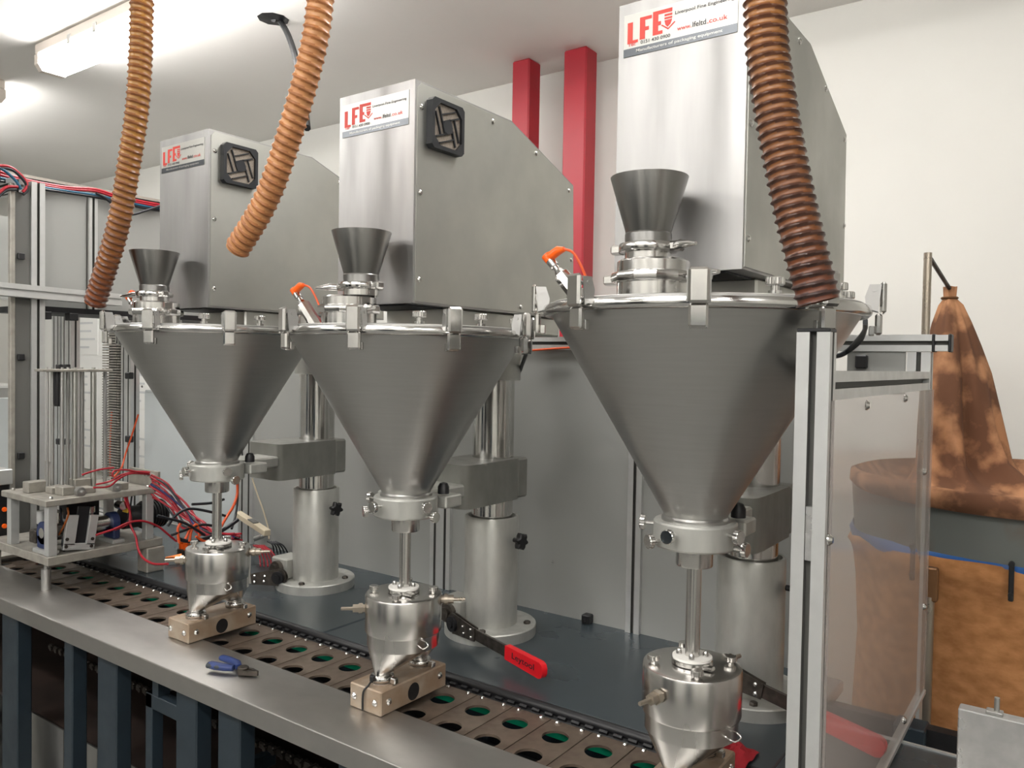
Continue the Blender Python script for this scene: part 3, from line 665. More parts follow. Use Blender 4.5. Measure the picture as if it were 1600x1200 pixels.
# ------------------------------------------------------------------ ratchet spanners
def wrench(A, B, label, red=True, grip='red_grip', txt=True):
    A, B = Vector(A), Vector(B); d = (B-A).normalized(); L = (B-A).length
    n = Vector((d.y, -d.x, 0)).normalized()
    if n.y > 0: n = -n
    up = d.cross(n); up = up if up.z > 0 else -up
    T = Matrix(((d.x, n.x, up.x, A.x), (d.y, n.y, up.y, A.y), (d.z, n.z, up.z, A.z), (0, 0, 0, 1)))
    t = thing('ratchet_spanner', A, label, 'spanner', 'ratchet spanners on the column lift boxes')
    def pr(poly, a, b, m):
        k = len(poly); m.add([(p[0], a, p[1]) for p in poly]+[(p[0], b, p[1]) for p in poly], [tuple(range(k)), tuple(range(k, 2*k))]+[(i, (i+1) % k, k+(i+1) % k, k+i) for i in range(k)], T)
    m = mb(); c = [(-.026*math.cos(R_(a)), .026*math.sin(R_(a))) for a in range(-110, 111, 20)]
    pr([(x, z) for x, z in c]+[(.095, .016), (.095, -.016)], .003, .006, m); pr([(x, z) for x, z in c]+[(.095, .016), (.095, -.016)], -.006, -.003, m); m.build('cheek_plate', 'tool_steel', t)
    m = mb(); m.path([T @ Vector((0, -.012, 0)), T @ Vector((0, .014, 0))], [.019, .019], 28); m.path([T @ Vector((0, .014, 0)), T @ Vector((0, .018, 0))], [.010, .010], 20); m.build('ratchet_ring', 'dark_steel', t)
    for x, z in ((.045, .006), (.05, -.009), (.08, .009), (.083, -.009)):
        m = mb(); m.path([T @ Vector((x, .006, z)), T @ Vector((x, .0085, z)), T @ Vector((x, .010, z))], [.0045, .0042, .002], 12); m.build('rivet', 'steel_polished', t)
    m = mb(); hx = L*.62 if red else L
    m.box(.07, hx+.01, -.003, .003, -.014, .014, .001, T); m.build('handle_bar', 'tool_steel' if red else 'alu_dirty', t)
    if red:
        m = mb(); pr([(hx, -.016), (L-.012, -.018), (L-.004, -.014), (L, -.006), (L, .006), (L-.004, .014), (L-.012, .018), (hx, .016)], -.0075, .0075, m); g = m.build('grip', grip, t, 60)
        if txt:
            m = mb(); TT = T @ Matrix(((1, 0, 0, hx+.028), (0, 0, 1, .0078), (0, 1, 0, -.009), (0, 0, 0, 1)))
            m.text('Leytool', TT, width=L-hx-.055, height=.018); m.build('lettering', 'ink_black', g)
wrench((-1.268, 1.540, .943), px(851, 1050, z=.935), 'ratchet spanner with red grip on the middle filler column')
wrench((-1.955, 1.540, .942), px(384, 905, y=1.50), 'plain grey ratchet spanner on the left filler column', False)
wrench((-.58, 1.54, .99), px(1384, 1172, z=.935), 'ratchet spanner with red grip seen behind the clear end pane', True, txt=False)
m = mb(); q = px(1130, 1185, z=.9)
pts = []
for i in range(9):
    for j in range(9):
        pts.append((q.x-.045+i*.0115, q.y-.03+j*.011, .9015+.024*abs(math.sin(i*.9+j*.5))*max(0, 1-((i-4)**2+(j-4)**2)/30)))
m.add(pts, [(i*9+j, (i+1)*9+j, (i+1)*9+j+1, i*9+j+1) for i in range(8) for j in range(8)])
tag(m.build('red_rag', 'cloth_red', org=(q.x, q.y, .9)), 'crumpled red rag on the deck behind the right-hand brown block', 'rag')

# ------------------------------------------------------------------ pliers on the worktop
t = thing('pliers', px(365, 1042, z=.9), 'side-cutting pliers with blue and black grips lying on the stainless worktop', 'pliers')
tip = px(403, 1052, z=.909); piv = px(380, 1046, z=.912); h1 = px(326, 1038, z=.914); h2 = px(346, 1028, z=.912)
def fat(pts, rs, mt, name, flat=.75, split=None):
    m = mb(); P = [Vector(p) for p in pts]; R = []
    for i, p in enumerate(P):
        tt = (P[min(i+1, len(P)-1)]-P[max(i-1, 0)]).normalized(); sd = tt.cross(Vector((0, 0, 1))).normalized(); up = sd.cross(tt)
        R.append([p+sd*math.cos(a)*rs[i]+up*math.sin(a)*rs[i]*flat for a in [2*math.pi*k/14 for k in range(14)]])
    m.rings(R); return m.build(name, mt, t, 60)
d = (h1-piv)
fat([piv+d*.28, piv+d*.5+Vector((0, -.003, 0)), piv+d*.75+Vector((0, -.003, 0)), piv+d*.95, h1], [.009, .0105, .0115, .0105, .006], 'blue_grip', 'grip')
fat([piv+d*.45+Vector((0, -.0075, .001)), piv+d*.62+Vector((0, -.0085, .001)), piv+d*.97+Vector((0, -.002, 0))], [.004, .007, .0095], 'grip_black', 'grip_inlay')
d2 = (h2-piv)
fat([piv+d2*.2, piv+d2*.5+Vector((.006, .009, 0)), piv+d2*.8+Vector((.004, .006, 0)), h2+Vector((0, .002, 0)), h2+(h2-piv)*.06], [.008, .009, .0098, .009, .005], 'blue_grip', 'grip')
m = mb(); m.lathe([(.0125, piv.z-.009), (.0125, piv.z+.005), (.010, piv.z+.007)], piv.x, piv.y, 20); m.build('pivot', 'tool_steel', t)
for s_ in (-1, 1):
    m = mb(); d3 = (tip-piv); n3 = Vector((-d3.y, d3.x, 0)).normalized()*s_
    A = [piv+n3*.001, piv+n3*.011, piv+d3*.5+n3*.010, tip+n3*.002, tip+n3*.0004, piv+d3*.5+n3*.0022]
    m.add([(p.x, p.y, .904) for p in A]+[(p.x, p.y, .914) for p in A], [tuple(range(6)), tuple(range(6, 12))]+[(i, (i+1) % 6, 6+(i+1) % 6, 6+i) for i in range(6)]); m.build('jaw', 'tool_steel', t)

# ------------------------------------------------------------------ ribbed extraction hoses
def hose(pts, r, pitch, mats, label, amp=.13, wall=.003):
    P = smooth(pts, 60); S = [0]
    for i in range(1, len(P)): S.append(S[-1]+(P[i]-P[i-1]).length)
    L = S[-1]; step = pitch/7; N = int(L/step); n = 28
    R = []; j = 0; a = None; idx = []
    for k in range(N+1):
        s_ = L*k/N
        while j < len(S)-2 and S[j+1] < s_: j += 1
        f = (s_-S[j])/max(1e-9, S[j+1]-S[j]); p = P[j].lerp(P[j+1], f)
        tt = (P[min(j+6, len(P)-1)]-P[max(j-5, 0)]).normalized()
        if a is None: a = tt.orthogonal().normalized()
        a = (a-tt*a.dot(tt)).normalized(); b = tt.cross(a)
        ring = []
        for i in range(n):
            q = 2*math.pi*i/n; ph = (s_/pitch+i/n) % 1
            w_ = math.exp(-((ph-.5)/.17)**2)
            ring.append(p+(a*math.cos(q)+b*math.sin(q))*(r*(1-amp)+r*amp*w_))
        R.append(ring)
    m = mb(); m.rings(R, True, False, False)
    for f in range(len(m.F)):
        k, i = divmod(f, n); ph = ((L*(k+.5)/N)/pitch+(i+.5)/n) % 1
        m.I[f] = 1 if abs(ph-.5) < .26 else 0
    m.rings([[p+(c-p)*.10 for p in ring] for ring, c in ((R[-1], sum(R[-1], Vector())/n), (R[-12], sum(R[-12], Vector())/n))], True, False, False)
    m.rings([R[-1], [p+(sum(R[-1], Vector())/n-p)*.10 for p in R[-1]]], True, False, False)
    end = P[-1]
    o = m.build('extraction_hose', mats, None, 60, org=(end.x, end.y, end.z)); return tag(o, label, 'hose', 'ribbed extraction hoses')
hose([(-.33, .90, 2.9), (-.312, .90, 2.3), px(1195, 0, y=.9), px(1209, 150, y=.9), px(1237, 300, y=.9), px(1258, 390, y=.9), px(1279, 472, y=.905)], .0245, .0108, ['hose_dark', 'hose_dark_rib'], 'dark brown ribbed hose hanging in front of the right-hand filler')
hose([(-1.12, .975, 2.9), (-1.125, .975, 2.5), px(500, 0, y=.975), px(481, 110, y=.975), px(443, 240, y=.975), px(412, 320, y=.975), px(370, 390, y=.975)], .0255, .0148, ['hose_tan', 'hose_tan_rib'], 'light tan ribbed hose ending beside the left fan filter')
hose([(-1.72, .975, 2.9), (-1.722, .975, 2.6), px(222, 0, y=.975), px(216, 150, y=.975), px(201, 260, y=.975), px(183, 360, y=.975), px(148, 474, y=.975)], .0265, .0150, ['hose_left', 'hose_left_rib'], 'amber ribbed hose hanging left of the left-hand filler')

# ------------------------------------------------------------------ cable from the ceiling
p = px(427, 30, z=2.899)
m = mb(); m.tube([p, px(436, 32, y=2.0), px(448, 50, y=1.96), px(459, 80, y=1.9), px(466, 110, y=1.8), px(474, 150, y=1.7), px(480, 200, y=1.6)], .011, 8)
tag(m.build('ceiling_cable', 'black_rubber', org=p), 'black cable coming out of a broken hole in the ceiling behind the tan hose', 'cable')
m = mb(); m.lathe([(.0, 2.8985), (.045, 2.8975), (.06, 2.8995)], p.x, p.y, 9, False)
tag(m.build('ceiling_hole', 'dark_steel', org=p), 'ragged dark hole in the ceiling where the black cable enters', 'hole')

# ------------------------------------------------------------------ dust collector on the right
dc = thing('dust_collector', (-.12, 2.4, 0), 'dust collector with brown cloth filter bag above a grey ring and ochre felt bag below', 'dust collector')
cx, cy, rr = -.11, 2.40, .41
n = 96
def ringp(r, z, rip=0, k=7, ph=0, cxx=cx, cyy=cy):
    return [(cxx+(r+rip*math.sin(k*a+ph)+rip*.5*math.sin((2*k+1)*a+ph*2))*math.cos(a), cyy+(r+rip*math.sin(k*a+ph)+rip*.5*math.sin((2*k+1)*a+ph*2))*math.sin(a), z) for a in [2*math.pi*i/n for i in range(n)]]
m = mb(); m.lathe([(rr-.02, 1.155), (rr-.012, 1.155), (rr, 1.31), (rr-.008, 1.31)], cx, cy, 96, False); m.build('drum_ring', 'drum_grey', dc)
# upper bag: apex off centre, falls in folds onto the ring and bunches at the rim
ap = Vector((-.285, 2.30, 1.80)); R = []
def bagx(f, z, r, rip, ph, k=3):
    c = ap.lerp(Vector((cx+.02, cy-.02, 0)), f); out = []
    for i in range(n):
        a = 2*math.pi*i/n
        q = r+rip*math.sin(k*a+ph)+rip*.55*math.sin((k*2+1)*a-ph*1.7)+rip*.25*math.sin(11*a+ph*3)
        out.append((c.x+q*math.cos(a), c.y+q*math.sin(a), z+rip*.3*math.sin(3*a+ph)))
    return out
for f, z, r, rip, ph in ((0, 1.812, .014, .002, 0), (0, 1.795, .013, .002, 0), (.0, 1.782, .012, .002, 0), (.01, 1.765, .024, .004, .2), (.02, 1.72, .040, .006, .4), (.03, 1.66, .056, .010, .6), (.05, 1.59, .070, .014, .8), (.06, 1.52, .079, .018, .9), (.08, 1.46, .084, .022, 1.0), (.10, 1.41, .088, .026, 1.1), (.12, 1.37, .094, .028, 1.2), (.17, 1.335, .118, .026, 1.4), (.28, 1.31, .158, .024, 1.7), (.45, 1.296, .215, .018, 2), (.70, 1.288, .30, .012, 2.3), (.90, 1.298, .365, .008, 2.6), (.98, 1.325, .402, .006, 2.8), (1, 1.338, .412, .006, 3), (1, 1.333, .424, .006, 3), (1, 1.305, .426, .006, 3), (1, 1.29, .414, .003, 3)):
    R.append(bagx(f, z, r, rip, ph))
m = mb(); m.rings(R, True, True, False); m.build('upper_bag', 'felt_brown', dc, 80)
m = mb(); m.lathe([(.018, 1.786), (.021, 1.783), (.018, 1.779)], ap.x, ap.y, 20, False); m.build('bag_tie', 'rust_bar', dc)
# lower bag: felt sleeve with a gathered hem
hem = lambda r, z: [(p[0], p[1], z+.013*math.sin(3*2*math.pi*i/n+1.2)+.005*math.sin(7*2*math.pi*i/n)) for i, p in enumerate(ringp(r, z, .004, 9))]
R = [hem(.408, 1.170), hem(.417, 1.160), ringp(.410, 1.135, .004, 9), ringp(.402, 1.11, .003, 9), ringp(.398, 1.05, .004, 5), ringp(.392, .9, .006, 5), ringp(.386, .6, .008, 4, 1), ringp(.38, .25, .010, 4, 1), ringp(.34, .02, .010, 4, 1)]
m = mb(); m.rings(R, True, False, True); m.build('lower_bag', 'felt_ochre', dc, 80)
R = [ringp(.409, 1.155, .002, 5), ringp(.413, 1.172, .004, 5, 1), ringp(.405, 1.186, .008, 5, 2)]
m = mb(); m.rings(R, True, False, False); m.build('blue_liner', 'blue_liner', dc, 80)
for u in (1405, 1581):
    p = px(u, 900 if u > 1500 else 870, y=1.985)
    a = math.atan2(p.y-cy, p.x-cx); q = Vector((cx+.424*math.cos(a), cy+.424*math.sin(a), 1.15))
    m = mb(); m.box(q.x-.005, q.x+.005, q.y-.006, q.y+.004, 1.115, 1.195, .002); m.cyl(q+Vector((0, -.002, .045)), q+Vector((0, -.016, .045)), .006, n=10); m.cyl(q+Vector((0, -.002, -.02)), q+Vector((0, -.014, -.02)), .005, n=10); m.build('hook_clamp', 'black_plastic', dc)
pz = px(1450, 395, y=1.965)
m = mb(); m.tube([(pz.x+.012, 1.965, 1.13), (pz.x+.012, 1.965, 1.165), (pz.x+.0, 1.965, 1.25), (pz.x, 1.965, 1.5), (pz.x, 1.965, pz.z)], .0085, 12, 4); m.build('hanger_pole', 'pole_steel', dc)
m = mb(); m.tube([(pz.x, 1.965, pz.z-.004), ap+Vector((0, 0, .005))], .005, 8, 0); m.build('hanger_rod', 'dark_steel', dc)
m = mb(); m.box(pz.x+.006, pz.x+.040, 1.955, 1.975, 1.09, 1.165, .003); m.build('pole_bracket', 'rust_bar', dc)
m = mb(); m.cyl((pz.x+.022, 1.965, 0), (pz.x+.022, 1.965, 1.10), .0125, n=14); m.build('stand_leg', 'pole_steel', dc)
m = mb()
for z in (1.11, 1.145): m.cyl((pz.x+.014, 1.954, z), (pz.x+.014, 1.949, z), .006, n=6)
m.build('bracket_bolt', 'black_plastic', dc)
m = mb(); T = Matrix(((1, 0, 0, 0), (0, 1, 0, 0), (0, 0, 1, 0), (0, 0, 0, 1)))

# ------------------------------------------------------------------ machined plate at the lower right
t = thing('machined_plate', (-.02, 1.31, .9), 'milled aluminium plate standing on edge at the lower right corner', 'plate')
x0 = px(1497, 1107, y=1.30).x; zt = px(1497, 1107, y=1.30).z
m = mb(); m.box(x0, x0+.21, 1.30, 1.325, .9, zt, .0015); m.build('plate', 'machined_plate', t)
q = px(1557, 1125, y=1.312); m = mb(); m.cyl((q.x, 1.312, zt-.004), (q.x, 1.312, zt+.024), .0035, n=12); m.build('stud', 'steel_dull', t)
m = mb(); m.box(q.x-.013, q.x+.008, 1.304, 1.32, zt, zt+.005, .001); m.build('nut_plate', 'steel_dull', t)

# ------------------------------------------------------------------ left tower: aluminium frame with panels
tw = thing('frame_tower', (-3.03, 1.32, .9), 'tall aluminium profile tower with grey side panels at the left', 'machine frame')
m = mb(); profile(m, 'z', -3.03, 1.318, .912, 2.205, .045, .045); m.build('post', 'alu_profile', tw)
mb().box(-3.12, -2.98, 1.12, 1.43, .9, .912, .002).build('foot_plate', 'alu_dirty', tw)
m = mb(); m.box(-3.03, -3.01, 1.229, 1.245, .93, 2.19, .002); m.build('door_stile', 'alu_dirty', tw)
mb().box(-3.024, -3.016, 1.245, 1.295, .93, 2.19).build('door_panel', 'slot_dark', tw)
for v in (400, 558, 712):
    p = px(30, v, x=-3.012); m = mb(); m.box(-3.016, -3.004, 1.252, 1.274, p.z-.011, p.z+.011, .002); m.build('hinge', 'black_plastic', tw)
m = mb(); profile(m, 'x', 1.25, 2.183, -3.75, -3.008, .045, .045); m.build('rail', 'alu_profile', tw)
m = mb(); profile(m, 'y', -3.09, 2.222, .95, 2.2, .045, .03); m.build('rail', 'alu_dirty', tw)
m = mb(); profile(m, 'z', -3.065, 1.531, 1.775, 2.207, .032, .032); m.build('post', 'alu_profile', tw)
m = mb(); profile(m, 'z', -3.065, 2.16, 1.775, 2.207, .032, .032); m.build('post', 'alu_profile', tw)
mb().box(-3.072, -3.068, 1.28, 1.515, 1.775, 2.207).build('panel', 'panel_grey', tw)
mb().box(-3.072, -3.068, 1.547, 2.144, 1.775, 2.207).build('panel', 'panel_grey', tw)
m = mb(); a, b = px(-60, 446, x=-2.985), px(186, 469, x=-2.985)
sec = section(.045, .044); m.prism([(p[0]-2.985, p[1]) for p in sec], 'y', 0, 1); m.V = [Vector((v.x, a.y+(b.y-a.y)*v.y, v.z+a.z+(b.z-a.z)*v.y)) for v in m.V]
m.build('rail', 'alu_profile', tw)
mb().box(-3.35, -3.05, 1.30, 2.15, 1.755, 1.775).build('under_tray', 'dark_steel', tw)
mb().box(-3.72, -3.71, .8, 2.15, 1.83, 2.18).build('panel', 'panel_grey', tw)
for u in (70, 112):
    p = px(u, 489, x=-3.05); m = mb(); m.box(-3.07, -3.03, p.y-.016, p.y+.016, 1.728, 1.755, .002); m.build('clip', 'black_plastic', tw)
for u0, u1, yy in ((78, 90, 1.85), (93, 108, 1.85)):
    x0 = px(u0, 500, y=yy).x; x1 = px(u1, 500, y=yy).x
    m = mb(); profile(m, 'z', (x0+x1)/2, yy+.03, .9, 1.80, x1-x0, .04); m.build('post', 'alu_profile', tw)
for u, v in ((93, 574), (104, 574), (93, 690), (104, 690), (202, 587), (202, 686)):
    p = px(u, v, y=1.82); m = mb(); m.box(p.x-.02, p.x+.02, 1.81, 1.83, p.z-.014, p.z+.014, .003); m.build('clip', 'black_plastic', tw)
x0 = px(193, 500, y=1.85).x; x1 = px(208, 500, y=1.85).x
m = mb(); profile(m, 'z', (x0+x1)/2, 1.86, .9, 1.78, x1-x0, .04); m.build('post', 'alu_profile', tw)
# slotted wiring duct beside the rear post
wd = thing('wiring_duct', (-3.53, 1.85, .9), 'grey slotted wiring duct with a red wire, left of the left-hand hopper', 'wiring duct')
x0 = px(160, 505, y=1.85).x; x1 = px(168, 505, y=1.85).x; x2 = px(186, 505, y=1.85).x
m = mb(); m.box(x0+.01, x2, 1.875, 1.88, .95, 1.76); m.build('duct_back', 'slot_dark', wd)
m = mb()
for i in range(62):
    z = 1.02+i*.0118
    m.box(x0, x1-.004, 1.85, 1.874, z, z+.0065); m.box(x1+.004, x2-.02, 1.85, 1.874, z, z+.0065); m.box(x2-.016, x2, 1.85, 1.874, z, z+.0065)
tag(m.build('duct_finger', 'alu_dirty', wd), kind='stuff')
m = mb(); m.tube([(x1+.02, 1.855, 1.0), (x1+.018, 1.855, 1.2), (x1+.03, 1.855, 1.35)], .004, 6); m.build('wire', 'wire_orange', wd)

# light grey enclosure behind
t = thing('electrical_enclosure', (-3.0, 1.95, .9), 'light grey electrical enclosure behind the left-hand filler', 'enclosure')
m = mb(); m.box(-3.33, -2.64, 1.895, 2.1, .9, 1.455, .004); m.build('body', 'panel_light', t)
m = mb(); m.box(-3.32, -2.65, 1.889, 1.895, .91, 1.445, .002); m.build('door', 'panel_light', t)
p = px(222, 604, y=1.888); m = mb(); m.cyl((p.x, 1.889, p.z), (p.x, 1.886, p.z), .005, n=12); m.build('screw', 'steel_dull', t)

# ------------------------------------------------------------------ nest of plates with the magazine rods
jg = thing('dispensing_nest', (-2.6, 1.28, .9), 'aluminium plate frame carrying pneumatics, left over the conveyor', 'machine head')
JX0, JX1, JY0, JY1 = -2.745, -2.45, 1.10, 1.45
m = mb(); m.box(-2.86, JX1, JY0, JY1+.01, .98, 1.006, .002); m.build('base_plate', 'alu_dirty', jg)
m = mb(); m.box(JX0, JX1, JY0-.006, JY1-.015, 1.155, 1.174, .002); m.build('top_plate', 'alu_dirty', jg)
for x, y in ((JX1-.028, JY0+.004), (JX0+.02, JY0+.004), (JX1-.028, JY1-.045), (JX0+.02, JY1-.045)):
    mb().box(x-.004, x+.022, y, y+.026, 1.006, 1.155, .0015).build('pillar', 'alu_profile', jg)
    m = mb(); bolt(m, (x+.01, y+.013, 1.174), .006, .008); m.build('bolt', 'steel_polished', jg)
m = mb(); m.lathe([(.0135, .9), (.0135, .962), (.006, .963), (.006, .98)], px(72, 921, z=.9).x, px(72, 921, z=.9).y, 24); m.build('foot_pin', 'steel_dull', jg)
m = mb(); m.lathe([(.0135, .9), (.0135, .962), (.006, .963), (.006, .98)], -2.87, 1.12, 24); m.build('foot_pin', 'steel_dull', jg)
m = mb(); m.box(-2.50, -2.44, 1.40, 1.46, .9, .98, .003); m.build('foot_block', 'alu_dirty', jg)
# roller shaft between blue bearings, with motor
m = mb(); m.path([(-2.52, 1.12, 1.07), (-2.52, 1.33, 1.07)], [.022, .022], 28); m.build('roller', 'steel_vessel', jg)
for y in (1.115, 1.315):
    m = mb(); m.path([(-2.52, y, 1.067), (-2.52, y+.022, 1.067)], [.034, .034], 26); m.box(-2.554, -2.486, y, y+.022, 1.018, 1.06, .004); br = m.build('bearing', 'motor_blue', jg)
    m = mb(); m.path([(-2.52, y-.002, 1.067), (-2.52, y, 1.067)], [.016, .016], 20); m.build('bearing_race', 'steel_polished', br)
    mb().box(-2.565, -2.475, y-.008, y+.03, 1.006, 1.018, .002).build('shim', 'alu_profile', jg)
m = mb(); m.path([(-2.52, 1.36, 1.075), (-2.52, 1.42, 1.075), (-2.52, 1.421, 1.075), (-2.52, 1.50, 1.075)], [.036, .036, .042, .042], 24); m.build('motor', 'black_plastic', jg)
m = mb()
for i in range(7): m.path([(-2.52, 1.43+i*.010, 1.075), (-2.52, 1.434+i*.010, 1.075)], [.047, .047], 24)
m.build('motor_fin', 'black_plastic', jg)
# tilted slotted bracket on the front
T = Matrix.Translation((-2.475, 1.20, 1.055)) @ Matrix.Rotation(R_(-8), 4, 'X')
m = mb(); m.box(0, .012, -.045, -.012, -.03, .06, .001, T); m.box(0, .012, .022, .048, -.03, .06, .001, T); m.box(0, .012, -.045, .048, -.045, -.025, .001, T); br = m.build('slotted_bracket', 'alu_profile', jg)
m = mb(); m.box(-.006, .004, -.012, .022, -.025, .085, 0, T); m.build('slot_web', 'dark_steel', br)
m = mb()
for y in (-.038, .038):
    for z in (-.034, -.012): m.path([T @ Vector((.012, y, z)), T @ Vector((.015, y, z))], [.005, .005], 12)
m.build('bracket_screw', 'tool_steel', br)
for i in range(5):
    y = 1.165+i*.016; mb().box(-2.49, -2.475, y, y+.011, 1.012-.0*i, 1.04, .001).build('comb_tooth', 'alu_profile', jg)
for y, z in ((1.15, 1.115), (1.245, 1.12)):
    m = mb(); m.lathe([(.012, z-.02), (.012, z-.008), (.016, z-.007), (.016, z+.012)], -2.50, y, 20); m.build('air_fitting', 'steel_polished', jg)
m = mb(); m.lathe([(.010, 1.006), (.010, 1.08), (.014, 1.081), (.014, 1.12)], -2.60, 1.15, 20); m.build('guide_pin', 'alu_profile', jg)
for x0, x1, y0, y1, h in ((-2.66, -2.62, 1.12, 1.18, .034), (-2.60, -2.56, 1.16, 1.21, .02), (-2.55, -2.50, 1.165, 1.20, .026), (-2.62, -2.58, 1.24, 1.29, .034), (-2.54, -2.49, 1.22, 1.26, .018), (-2.53, -2.48, 1.31, 1.36, .022)):
    mb().box(x0, x1, y0, y1, 1.174, 1.174+h, .002).build('rod_block', 'alu_dirty', jg)
for y in (1.20, 1.31):
    m = mb(); m.path([(-2.475, y, 1.187), (-2.455, y, 1.187)], [.014, .014], 18); m.path([(-2.455, y, 1.187), (-2.440, y, 1.187)], [.006, .005], 12); m.build('valve', 'steel_dull', jg)
mb().box(-2.62, -2.445, 1.437, 1.447, 1.16, 1.225, .001).build('wire_plate', 'alu_dirty', jg)
for i in range(8):
    m = mb(); x = -2.61+i*.02; m.path([(x, 1.437, 1.212), (x, 1.425, 1.212)], [.005, .005], 10); m.build('gland', 'steel_dull', jg)
mb().box(-2.60, -2.545, 1.20, 1.30, 1.09, 1.15, .003).build('cylinder_body', 'dark_steel', jg)
mb().box(-2.64, -2.60, 1.13, 1.40, 1.02, 1.06, .003).build('slide_block', 'tool_steel', jg)
m = mb(); m.path([(-2.50, 1.335, 1.125), (-2.465, 1.335, 1.125)], [.013, .013], 18); m.build('air_fitting', 'steel_polished', jg)
m = mb(); m.tube([(-2.49, 1.155, 1.14), (-2.475, 1.15, 1.11), (-2.48, 1.16, 1.07), (-2.47, 1.15, 1.04), (-2.48, 1.16, 1.01)], .003, 6); m.build('wire', 'wire_black', jg)
m = mb(); m.tube([(-2.48, 1.17, 1.14), (-2.465, 1.165, 1.12), (-2.47, 1.155, 1.09), (-2.49, 1.15, 1.06)], .003, 6); m.build('wire', 'copper', jg)
m = mb(); m.box(-2.50, -2.47, 1.35, 1.353, 1.10, 1.135); m.build('warning_tag', 'yellow_tag', jg)
# magazine rods
mg = thing('magazine_rack', (-2.6, 1.24, 1.17), 'rack of upright steel rods under a thin plate, above the plate frame', 'rack')
za = 1.176
m = mb(); m.box(-2.64, -2.585, 1.145, 1.362, 1.548, 1.556, .001); m.build('head_plate', 'alu_dirty', mg)
for u, r, mt in ((74, .0035, 'steel_dull'), (82, .0055, 'steel_dull'), (97, .0065, 'steel_dull'), (106, .0065, 'steel_dull'), (117, .008, 'steel_side'), (128, .007, 'steel_dull'), (146, .009, 'steel_side'), (164, .006, 'steel_dull')):
    xx = -2.595 if u in (74, 97, 117, 146) else -2.628
    y = px(u, 650, x=xx).y; m = mb(); m.lathe([(r, za), (r, 1.548)], xx, y, 16); m.lathe([(r*.6, 1.556), (r*.6, 1.562)], xx, y, 10); m.build('rod', mt, mg)
xx = -2.61; y = px(90, 600, x=xx).y; m = mb(); m.lathe([(.009, 1.44), (.011, 1.45), (.011, 1.548)], xx, y, 16); m.build('damper', 'black_plastic', mg)

# ------------------------------------------------------------------ cables
def cable(pts, r, mt, label, group, cat='cable', name='cable', sub=6):
    m = mb(); m.tube(pts, r, 7, sub); o = m.build(name, mt, None, 80, org=Vector(pts[0])); return tag(o, label, cat, group)
ORD = ['first', 'second', 'third', 'fourth', 'fifth', 'sixth', 'seventh', 'eighth', 'ninth', 'tenth', 'eleventh', 'twelfth', 'last']
def rn(a): return random.uniform(-a, a)
# bundle on top of the tower frame
top = [(0, 298), (60, 288), (110, 297), (170, 308), (215, 320), (250, 325)]
for i, (mt, lab) in enumerate((('wire_red', 'red air hose along the top of the left frame, upper of two'), ('wire_red', 'red air hose along the top of the left frame, lower of two'), ('wire_blue', 'blue air hose along the top of the left frame'), ('wire_black', 'black cable along the top of the left frame'))):
    off = i*3.0
    pts = [px(0, 268+off+i*2, x=-3.055+i*.004), px(30, 278+off, x=-3.055), px(70, 287+off, x=-3.055+i*.004), px(110, 293+off, x=-3.05), px(150, 296+off+(3 if i > 1 else 0), x=-3.045), px(190, 308+off, x=-3.05), px(250, 320+off, x=-3.05), px(330, 332, x=-3.05)]
    cable(pts, .005, mt, lab, 'hoses on the left frame')
for i, (mt, pts) in enumerate((('wire_red', [(-30, 262), (0, 259), (18, 262), (36, 277), (42, 290), (36, 300)]), ('wire_black', [(-30, 268), (0, 263), (20, 266), (38, 283), (43, 296), (36, 304)]), ('wire_blue', [(-30, 258), (0, 263), (14, 272), (26, 284), (33, 296)]), ('wire_red', [(-10, 312), (0, 300), (12, 292), (28, 292)]), ('wire_black', [(-10, 318), (0, 305), (12, 297), (26, 296)]))):
    cable([px(u, v, x=-2.995) for u, v in pts], .0052, mt, ['red hose looping over the tower rail end', 'black cable looping over the tower rail end', 'blue hose dropping over the tower rail end', 'red hose curling up at the left picture edge', 'black cable curling up at the left picture edge'][i], 'hose loops on the tower')
cable([px(u, v, x=-3.04) for u, v in ((150, 302), (165, 310), (185, 326), (205, 335), (225, 330), (250, 322))], .005, 'wire_black', 'black cable sagging below the frame top behind the left hose', 'hoses on the left frame')
# wires from the nest plate to the tangle on the deck
def fan_out(n, mts, starts, mids, ends, r, label, group):
    for i in range(n):
        f = i/(max(1, n-1)); s_ = starts(f); e = ends(f); mm = mids(f)
        cable([s_]+mm+[e], r, mts[i % len(mts)], label, group)
random.seed(11)
for i in range(13):
    f = i/12; y0 = 1.44+f*.02
    red = i % 3 != 2
    s_ = px(236+rn(3), 742+f*34, x=-2.46)
    p1 = px(262+rn(6), 752+f*40+rn(6), x=-2.42); p2 = px(288+rn(7), 792+f*26+rn(8), x=-2.36); p3 = px(312+rn(8), 818+f*14+rn(8), x=-2.28); p4 = px(340+rn(8), 832+f*10+rn(5), x=-2.20); p5 = px(372+rn(9), 838+f*8+rn(5), x=-2.10)
    cable([s_, p1, p2, p3, p4, p5], .0034, 'wire_red' if red else ('wire_black' if i != 5 else 'wire_navy'), ('red' if red else 'navy' if i == 5 else 'thin black')+' wire sweeping behind the left vessel, %s from the top' % ORD[i], 'wires sweeping behind the left vessel')
# red wires over the nest top
for i, pts in enumerate(([(150, 757), (172, 752), (190, 742), (212, 737), (234, 738)], [(146, 762), (170, 760), (186, 748), (205, 740), (234, 741)], [(176, 745), (178, 736), (196, 734), (214, 737), (232, 739)], [(128, 742), (146, 736), (160, 733), (178, 731)])):
    cable([px(u, v, x=-2.46+.004*i) for u, v in pts], .003, 'wire_red', ['red wire lowest across the top of the plate frame', 'red wire second across the top of the plate frame', 'red wire looping up under the wire plate', 'short red wire between the steel rods'][i], 'red wires on the plate frame')
